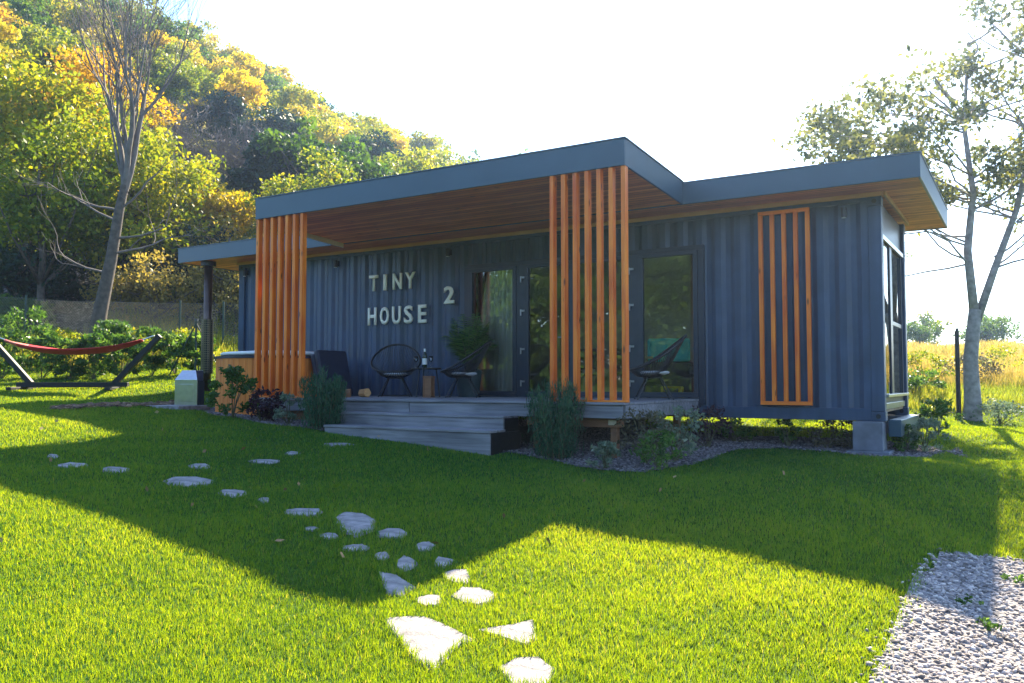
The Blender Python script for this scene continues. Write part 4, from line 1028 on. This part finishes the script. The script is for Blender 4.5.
near_tree(-10.0, 30, 4.4, 2.3, L_beige, 'dry beige-green thicket bush behind the fence, left of the flue pipe', th=.05, ncl=110, size=.09, cat='bush', nm='bush')
near_tree(-7.6, 29, 4.6, 2.4, L_beige, 'dry beige-green thicket bush behind the flue pipe', th=.05, ncl=110, size=.09, cat='bush', nm='bush')
near_tree(-12.0, 28, 3.2, 1.8, L_beige, 'low beige bush behind the fence next to the bare trunk', th=.05, ncl=70, size=.09, cat='bush', nm='bush')
near_tree(-8.9, 34, 6.6, 2.6, L_yg, 'light yellow-green bush tree above the beige thicket', th=.1, ncl=110, size=.12)
near_tree(-5.2, 31, 5.6, 2.4, L_yg, 'bushy yellow-green tree behind the left end of the roof', th=.08, ncl=110, size=.12)
near_tree(-15.6, 26.8, 1.8, 1.3, L_grn, 'dark green undergrowth bush at the far left behind the fence', th=.03, ncl=60, size=.09, cat='bush', nm='bush')
near_tree(-16.5, 29.0, 4.2, 2.2, L_dark, 'dark shaded bush under the left trees, leftmost', th=.03, ncl=90, size=.13, cat='bush', nm='bush')  # shade under the trees put into the dark leaf colour
near_tree(-13.0, 31.5, 4.0, 2.4, L_dark, 'dark shaded bush under the trees left of the bare trunk', th=.03, ncl=90, size=.13, cat='bush', nm='bush')  # dark leaves again carry the understory shade in their colour
near_tree(-3.5, 36, 6.0, 2.6, L_grn, 'green bushy tree low behind the left slat screen', th=.05, ncl=110, size=.14)

# bare trees
BOUND = None
def grow(mb, p, d, L, r, depth, maxd, up=.25, spread=.5, kids=(2, 3), tips=None, nseg=4, rmin=.004, wob=.16, short=.72):
    pts = [p.copy()]; rad = [r]
    for i in range(nseg):
        d = (d + Vector((random.gauss(0, wob), random.gauss(0, wob), random.gauss(0, wob) + up * .25))).normalized()
        if BOUND and not BOUND(p + d * (L / nseg)): break
        p = p + d * (L / nseg); pts.append(p.copy()); rad.append(max(rmin, r * (1 - .45 * (i + 1) / nseg)))
    if len(pts) < 2: return
    mb.tube(pts, rad, 7 if depth == 0 else 5 if depth < 3 else 3, cap=False)
    if tips is not None and depth >= maxd - 1:
        tips += pts[1:]
    if depth >= maxd: return
    for k in range(random.randint(*kids)):
        i = min(len(pts) - 1, random.randint(1 if depth else 2, nseg)); q = pts[i] if k else pts[-1]
        ax = d.orthogonal().normalized(); ax = Matrix.Rotation(random.uniform(0, 6.283), 3, d) @ ax
        nd = (d + ax * random.uniform(.5, 1.3) * spread).normalized(); nd.z += up * .3; nd.normalize()
        grow(mb, q, nd, L * random.uniform(short - .12, short + .1), rad[i] * random.uniform(.55, .75), depth + 1, maxd, up, spread, kids, tips, nseg, rmin, wob, short)
random.seed(21)
b0 = RF(-10.95, 21.8); rt = Vector((RX, RY, 0))
bt_ = empty('bare_tree', tuple(b0), 0, 'tall leafless tree with slightly leaning trunk behind the hammock', 'tree')
mb = MB(); tr_ = [Vector((0, 0, -.2)), rt * .16 + Vector((0, 0, 1.2)), rt * .42 + Vector((0, 0, 2.6)), rt * .60 + Vector((0, 0, 3.9)), rt * .74 + Vector((0, 0, 4.6))]
mb.tube(tr_, [.25, .185, .15, .125, .105], 10, cap=False); mb.build('trunk', M_bark, bt_, smooth=True)
mb = MB()
for dd, L, r in ((rt * .10 + Vector((0, 0, 1)), 2.6, .095), (rt * -.18 + Vector((0, .1, 1)), 2.7, .085), (rt * .30 + Vector((0, -.2, 1)), 2.6, .085), (rt * .05 + Vector((.2, .3, 1)), 2.4, .07), (rt * -.28 + Vector((0, 0, 1)), 2.2, .045)):
    grow(mb, tr_[-1] + Vector((0, 0, -.15)), dd.normalized(), L, r, 0, 4, up=.32, spread=.42, kids=(3, 4), nseg=5, rmin=.0035, wob=.10, short=.74)
for z, sg in ((2.2, -1), (2.8, 1), (3.2, 1), (3.6, -1), (4.0, 1), (3.9, -1)):
    k = rt * (.16 + .13 * z) + Vector((0, 0, z)); grow(mb, k, (rt * sg + Vector((0, 0, .35))).normalized(), 1.3, .035, 2, 5, up=.15, spread=.5, kids=(2, 3), rmin=.004)
mb.build('branches', M_twig, bt_, smooth=True)
# grey leafless thicket trees lower on the slope
for k, (r, f_, s, lab) in enumerate(((-16.6, 40, .62, 'bare grey twiggy tree right of the tall leafless tree'), (-15.0, 41, .70, 'broad bare grey thicket tree in front of the dark conifers'), (-14.0, 42, .55, 'bare grey thicket tree nearest the dark conifers'), (-18.2, 43, .66, 'bare grey tree higher up the slope behind the leafless trunk'))):
    p = RF(r, f_); t_ = empty('thicket_tree', tuple(p), 0, lab, 'tree', 'bare grey trees on the slope'); mb = MB()
    mb.tube([(0, 0, -.2), (0, 0, 1.0)], [.14, .11], 7); mb.build('trunk', M_twig, t_); mb = MB()
    for q in range(8):
        a = q * .8; grow(mb, Vector((0, 0, .5 + .25 * q)), Vector((math.cos(a), math.sin(a), .75)).normalized(), 2.3 * s, .06, 1, 5, up=.1, spread=.75, kids=(3, 4), rmin=.012, wob=.22)
    mb.build('branches', M_twig, t_)

# right-hand tree
random.seed(5)
b0 = RF(8.95, 16.3)
rtree = empty('sparse_tree', tuple(b0), 0, 'pale-barked tree with sparse backlit leaves at the right, beside the house', 'tree')
mb = MB(); fk = rt * .10 + Vector((0, 0, 1.85)); fwd = Vector((FX, FY, 0))
mb.tube([Vector((0, 0, -.2)), rt * .02 + Vector((0, 0, .3)), rt * .0 + Vector((0, 0, 1.0)), fk], [.17, .135, .115, .10], 12, cap=False)
mtr = mb
mb = MB(); tips = []
def _b(p):
    r_ = p.x * RX + p.y * RY
    return r_ > -2.75 and p.z < (5.2 + (r_ + 2.7) * .30 if r_ < 0 else 6.0 + r_ * 2.2)
BOUND = _b
def stemp(pts, r0, r1): mtr.tube(pts, [r0 + (r1 - r0) * i / (len(pts) - 1) for i in range(len(pts))], 8)
lA = [fk - Vector((0, 0, .25)), fk + rt * -.10 + Vector((0, 0, 1.0)), fk + rt * .02 + Vector((0, 0, 2.0)), fk + rt * -.05 + fwd * .1 + Vector((0, 0, 3.2)), fk + rt * .05 + fwd * .1 + Vector((0, 0, 4.4))]
lB = [fk - Vector((0, 0, .25)), fk + rt * .35 + Vector((0, 0, .7)), fk + rt * .75 + Vector((0, 0, 1.7)), fk + rt * 1.0 + fwd * -.1 + Vector((0, 0, 2.9)), fk + rt * 1.35 + fwd * -.1 + Vector((0, 0, 4.2))]
stemp(lA, .078, .022); stemp(lB, .072, .022); mtr.build('trunk', M_barkp, rtree, smooth=True)
for L_, i, sd, up_, ln_ in ((lA, 1, -1, .22, 1.5), (lA, 1, -1, .05, 1.3), (lA, 2, -1, .45, 1.7), (lA, 2, 1, .5, 1.3), (lA, 3, -1, .5, 1.8), (lA, 3, -1, .22, 1.6), (lA, 4, -1, .7, 1.6), (lA, 4, 1, .8, 1.4), (lA, 3, 1, .5, 1.4), (lA, 4, -1, .3, 1.8), (lA, 3, -1, .35, 2.0), (lA, 2, -1, .3, 1.8),
                     (lB, 1, 1, .4, 1.2), (lB, 2, 1, .5, 1.5), (lB, 2, -1, .6, 1.3), (lB, 3, 1, .6, 1.6), (lB, 3, -1, .8, 1.5), (lB, 4, 1, .8, 1.5), (lB, 4, -1, .9, 1.5), (lB, 2, 1, .2, 1.4), (lB, 3, 1, .3, 1.5)):
    for rep in range(3):
        dd = (rt * sd + fwd * random.uniform(-.8, .8) + Vector((0, 0, up_))).normalized()
        grow(mb, L_[i] + Vector((0, 0, random.uniform(-.3, .3))), dd, ln_ * random.uniform(.75, 1), .020, 2, 5, up=.18, spread=.6, kids=(2, 3), tips=tips, rmin=.004, wob=.17, short=.72)
mb.build('branches', M_barkp, rtree, smooth=True)
tp = np.array([tuple(p) for p in tips]); print('tips', len(tp))
tp = tp[rng.random(len(tp)) < min(1, 8000 / len(tp))]
V_, F2, T_ = leaf_quads(tp, 9, .24, .066, up=-.4, aspect=1.6); np_mesh('leaves', V_, F2, L_mix, rtree, attr=T_)
rtree.scale = (1.16, 1.16, 1.16)

BOUND = None
P_far = [tree_proto('b', L_grn, M_bark, 6.5, 3.2, 60, 50, .22, trunk_h=.06) for _ in range(2)] + [tree_proto('b', L_yg, M_bark, 7.5, 2.4, 50, 50, .22, trunk_h=.05)]
# trees far beyond the field
for r, f_, s, lab in ((27.5, 55, .55, 'small hazy tree beyond the field right beside the house end'), (24.4, 50, .42, 'smallest tree beyond the field, next to the house end'), (29.5, 52, .50, 'round tree beyond the field behind the right-hand trunk'), (31.2, 54, .55, 'tree beyond the field at the right edge'), (26.5, 60, .5, 'thin tree far beyond the field')):
    x, y = rf(r, f_); put(P_far[int(r * 10) % 3], x, y, s, lab, 'tree', 'trees beyond the field')

# low shrubs and bedding plants
def shrub(x, y, hgt, w_, mat, lab, cat='shrub', ncl=26, nper=38, size=.05, group=None, name='shrub', up=.4, aspect=1.8, loose=1.0, stems=7, smat=None):
    z = h(x, y); t_ = empty(name, (x, y, z), 0, lab, cat, group); cents = []; sm = MB()
    for i in range(ncl):
        a = random.uniform(0, 6.283); u = random.random() ** .7; r = w_ / 2 * math.sqrt(random.random()) * (.45 + .9 * math.sin(math.pi * min(1, .15 + .8 * u))); cents.append((r * math.cos(a), r * math.sin(a), hgt * (.12 + .82 * u)))
    V_, F_2, T_ = leaf_quads(cents, nper, w_ * .17 * loose, size, up, aspect); V_[:, 2] = np.maximum(V_[:, 2], .01); np_mesh('foliage', V_, F_2, mat, t_, attr=T_)
    for c in random.sample(cents, min(stems, len(cents))): sm.tube([(0, 0, -.03), (c[0] * .4, c[1] * .4, c[2] * .5), c], [.010, .007, .003], 5)
    sm.build('stem', smat or M_stem, t_); return t_
def upright(x, y, hgt, w_, lab, n=1500):
    """feathery upright evergreen: fine sprigs standing in plumes"""
    z = h(x, y); t_ = empty('evergreen_shrub', (x, y, z), 0, lab, 'evergreen shrub', 'feathery upright evergreens by the steps'); VV = []; TT = []; sm = MB(); b = 0
    for k in range(34):
        a = random.uniform(0, 6.283); r = w_ / 2 * math.sqrt(random.random()); top = Vector((r * math.cos(a) * 1.12, r * math.sin(a) * 1.12, hgt * random.uniform(.72, 1.04) * (1 - .22 * (2 * r / w_) ** 2))); bot = Vector((r * .55 * math.cos(a), r * .55 * math.sin(a), 0)); sm.tube([bot, bot.lerp(top, .5), top], [.008, .006, .002], 4)
        m_ = 190; u = rng.uniform(.04, 1, m_); P = np.array(bot)[None] + (np.array(top) - np.array(bot))[None] * u[:, None]
        sp = .055 * (1.15 - u)[:, None] + .012; P = P + rng.normal(0, 1, (m_, 3)) * sp * [1, 1, .5]
        d = rng.normal(0, .35, (m_, 3)); d[:, 2] += 1; d /= np.linalg.norm(d, axis=1, keepdims=True); q_ = rng.normal(0, 1, (m_, 3)); s = np.cross(d, q_); s /= np.linalg.norm(s, axis=1, keepdims=True)
        L = rng.uniform(.03, .075, (m_, 1)); VV.append(np.stack([P - s * .005, P + s * .005, P + d * L + s * .002, P + d * L - s * .002], 1).reshape(-1, 3)); TT.append(np.clip(rng.normal(.45, .2, m_) + random.gauss(0, .12), 0, 1))
    V_ = np.concatenate(VV); T_ = np.concatenate(TT); np_mesh('foliage', V_, np.arange(len(V_)).reshape(-1, 4), L_conif, t_, attr=np.repeat(T_, 4)); sm.build('stem', M_stem, t_)
x, y = ground(322, 429); upright(x, y, .83, .56, 'feathery dark green evergreen left of the deck steps')
x, y = ground(556, 459); upright(x, y, .98, .60, 'feathery dark green evergreen right of the deck steps')
GB = 'bedding shrubs in front of the house'
for px, py, hg, w_, mat, lab, kw in (
    (232, 419, .78, .62, L_shrub, 'leafy green shrub growing in front of the hot tub', dict(size=.045)),
    (262, 422, .48, .55, L_purple, 'dark purple shrub under the left slat screen', dict(size=.035)),
    (289, 425, .45, .34, L_pale, 'grey-green wispy plant between the purple shrub and the evergreen', dict(size=.022, aspect=3, nper=20)),
    (604, 470, .30, .30, L_pale, 'small pale tufted plant at the deck corner post', dict(size=.022, aspect=3, nper=22)),
    (645, 465, .62, .60, L_brown, 'thin brownish shrub below the right slat screen', dict(size=.026, nper=24, ncl=30)),
    (676, 462, .70, .60, L_pale, 'variegated pale shrub below the right-hand window', dict(size=.032, nper=34, ncl=28)),
    (660, 470, .40, .55, L_shrub, 'low green shrub in front of the variegated one', dict(size=.03, nper=24)),
    (708, 448, .55, .60, L_purple, 'dark wispy shrub right of the deck end', dict(size=.028, nper=26)),
    (735, 443, .34, .4, L_shrub, 'small green plant under the container right of the deck', dict(size=.028, nper=24)),
    (788, 447, .42, .30, L_shrub, 'slim green plant under the wall slat panel', dict(size=.03, nper=20, ncl=18)),
    (828, 449, .40, .42, L_brown, 'thin brownish shrub under the container, left of the pier', dict(size=.024, nper=18)),
    (853, 450, .42, .42, L_brown, 'thin brownish shrub touching the corner pier', dict(size=.024, nper=18)),
    (905, 452, .35, .34, L_shrub, 'small green plant right of the corner pier', dict(size=.035, nper=20)),
    (925, 452, .45, .42, L_pale, 'grey-green plant a step right of the end step', dict(size=.03, nper=24)),
    (938, 436, .55, .5, L_shrub, 'leafy green shrub between the house end and the right tree', dict(size=.04, nper=24)),
    (1000, 424, .42, .9, L_pale, 'low pale leafy clump on the right of the tree base', dict(size=.04, nper=24))):
    x, y = ground(px, py); shrub(x, y, hg, w_, mat, lab, group=GB, **kw)
GH = 'row of leafy shrubs behind the hammock'
for k, (px, f_, hg, w_, lab) in enumerate(((-42, 18.7, 1.1, .85, 'glossy green hedge shrub beyond the left frame edge'), (2, 18.6, 1.15, .85, 'glossy green hedge shrub at the left frame edge'), (24, 20.6, 1.5, 1.3, 'big dark hedge shrub behind the left arm of the hammock stand'), (42, 18.8, 1.15, .8, 'glossy hedge shrub behind the left end of the hammock'), (70, 18.8, .95, .75, 'glossy hedge shrub left of the hammock middle'),
        (93, 18.9, 1.05, .8, 'glossy hedge shrub behind the hammock middle'), (112, 19.8, 1.3, .9, 'taller hedge shrub at the bare tree base'), (122, 18.8, 1.0, .75, 'glossy hedge shrub behind the right arm foot'), (152, 18.9, 1.1, .8, 'glossy hedge shrub right of the hammock arm'), (176, 19.0, .95, .75, 'hedge shrub left of the braced post'), (199, 18.9, .95, .6, 'hedge shrub between the braced post and the flue pipe'),
        (60, 20.8, .95, 1.1, 'yellowish loose shrub behind the hedge, left one'), (140, 21.4, .95, 1.2, 'yellowish loose shrub behind the hedge right of the bare trunk'), (182, 21.6, .85, 1.2, 'yellowish loose shrub behind the braced post'))):
    x, y = rf((px - 512) / 835 * f_, f_); shrub(x, y, hg, w_, L_yg if 'yellowish' in lab else L_shrub, lab, group=GH, size=.06 if 'yellowish' not in lab else .045, ncl=34, nper=32, aspect=2.0)

for px, py, hg, lab in ((964, 606, .05, 'tiny green weed in the shaded part of the gravel'), (989, 632, .07, 'tiny bright weed in the sunlit gravel'), (1012, 583, .05, 'tiny weed in the gravel near the right edge')):
    x, y = ground(px, py); shrub(x, y, hg, .14, L_shrub, lab, cat='weed', ncl=8, nper=10, size=.016, name='weed', group='weeds in the gravel', stems=3)
for k, (r, f_, hg, w_, mt, lab) in enumerate(((9.6, 19.5, .8, 1.0, L_yg, 'green weedy bush in the field between the house end and the dark post'), (11.2, 20.5, .7, 1.3, L_brown, 'pinkish brown weed clump in the field right of the tree trunk'), (10.0, 22.5, .8, 1.4, L_brown, 'pinkish brown weed clump farther into the field'), (12.6, 19.0, .8, 1.2, L_shrub, 'green weedy bush at the right edge of the field'), (8.8, 18.2, .6, .8, L_shrub, 'green weed clump at the foot of the dark post'), (13.2, 23, .8, 1.5, L_yg, 'yellow-green weed clump far right in the field'))):
    x, y = rf(r, f_); shrub(x, y, hg, w_, mt, lab, cat='bush', ncl=26, nper=30, size=.045, name='weed_bush', group='weeds at the field edge')
# tall dry field grass on the right and rough grass by the fence
def rough(name, lab, boxes, mat):
    xs = []; hs = []
    for r0, r1, f0, f1, n, hg in boxes:
        r = rng.uniform(r0, r1, n); f_ = rng.uniform(f0, f1, n); xs.append(np.stack([CAM.x + RX * r + FX * f_, CAM.y + RY * r + FY * f_], 1)); hs.append(np.full(n, hg) * rng.uniform(.5, 1.2, n) * (1 + .35 * np.sin(r * 1.3) * np.sin(f_ * .9)))
    q = np.concatenate(xs); hh = np.concatenate(hs); n = len(q); z = H(q[:, 0], q[:, 1]); a = rng.uniform(0, 6.28, n); w_ = rng.uniform(.004, .012, n) * np.clip(hh / .4, .6, 1.6); la = rng.uniform(0, 6.28, n); ln = hh * rng.uniform(.05, .45, n)
    dx, dy = np.cos(a) * w_, np.sin(a) * w_; V = np.empty((n, 4, 3)); V[:, 0] = np.stack([q[:, 0] - dx, q[:, 1] - dy, z], 1); V[:, 1] = np.stack([q[:, 0] + dx, q[:, 1] + dy, z], 1)
    tx_, ty_ = q[:, 0] + np.cos(la) * ln, q[:, 1] + np.sin(la) * ln; V[:, 2] = np.stack([tx_ + dx * .8, ty_ + dy * .8, z + hh], 1); V[:, 3] = np.stack([tx_ - dx * .6, ty_ - dy * .6, z + hh * .95], 1)
    pt = np.clip(.5 + .25 * np.sin(q[:, 0] * .8) * np.sin(q[:, 1] * .7 + 1) + rng.normal(0, .2, n), 0, 1)
    tag(np_mesh(name, V.reshape(-1, 3), np.arange(n * 4).reshape(-1, 4), mat, attr=np.repeat(pt, 4)), lab, kind='stuff')
rough('dry_field_grass', 'tall dry yellow grass of the field on the right', [(5, 26, 19, 32, 90000, .34), (10, 46, 30, 60, 80000, .45)], L_field)
L_rough = leaf('rough_grass', [(.07, .12, .015), (.18, .22, .03), (.34, .30, .07)], trans=.5, objvar=0)
rough('rough_grass', 'rough unmown grass along the fence and beyond the lawn', [(-20, -2, 20.5, 26, 40000, .35), (4, 22, 16.8, 20, 40000, .20), (-14, 5, 26, 34, 16000, .4)], L_rough)

# fallen leaves on the lawn
q = np.stack([rng.uniform(2, 14.5, 50), rng.uniform(-9, -2.6, 50)], 1); q = q[~inside(q[:, 0], q[:, 1], gravel_poly)]
cz = H(q[:, 0], q[:, 1]) + .045
V_, F2, T_ = leaf_quads(np.column_stack([q, cz]), 1, .02, .05, up=0, aspect=1.2)
tag(np_mesh('fallen_leaves', V_, F2, tint_mat('fallen_leaf', [(.16, .08, .03), (.30, .18, .07), (.40, .32, .12)]), attr=T_), 'scattered dry fallen leaves on the lawn', kind='stuff')

# woodland on the far side of the lawn, behind the photographer, mirrored in the panes
cents = []
for k in range(3600):
    a = rng.uniform(-50, 45); cents.append((16 + a * 1.15, -48 + rng.uniform(-4, 4), -2 + rng.uniform(0, 1) ** .9 * (14 + 1.5 * math.sin(a * .4))))
V_, F2, T_ = leaf_quads(cents, 64, 1.6, .36); tag(np_mesh('woodland', V_, F2, L_grn, attr=T_), 'woodland edge across the lawn, mirrored in the window panes', kind='stuff')
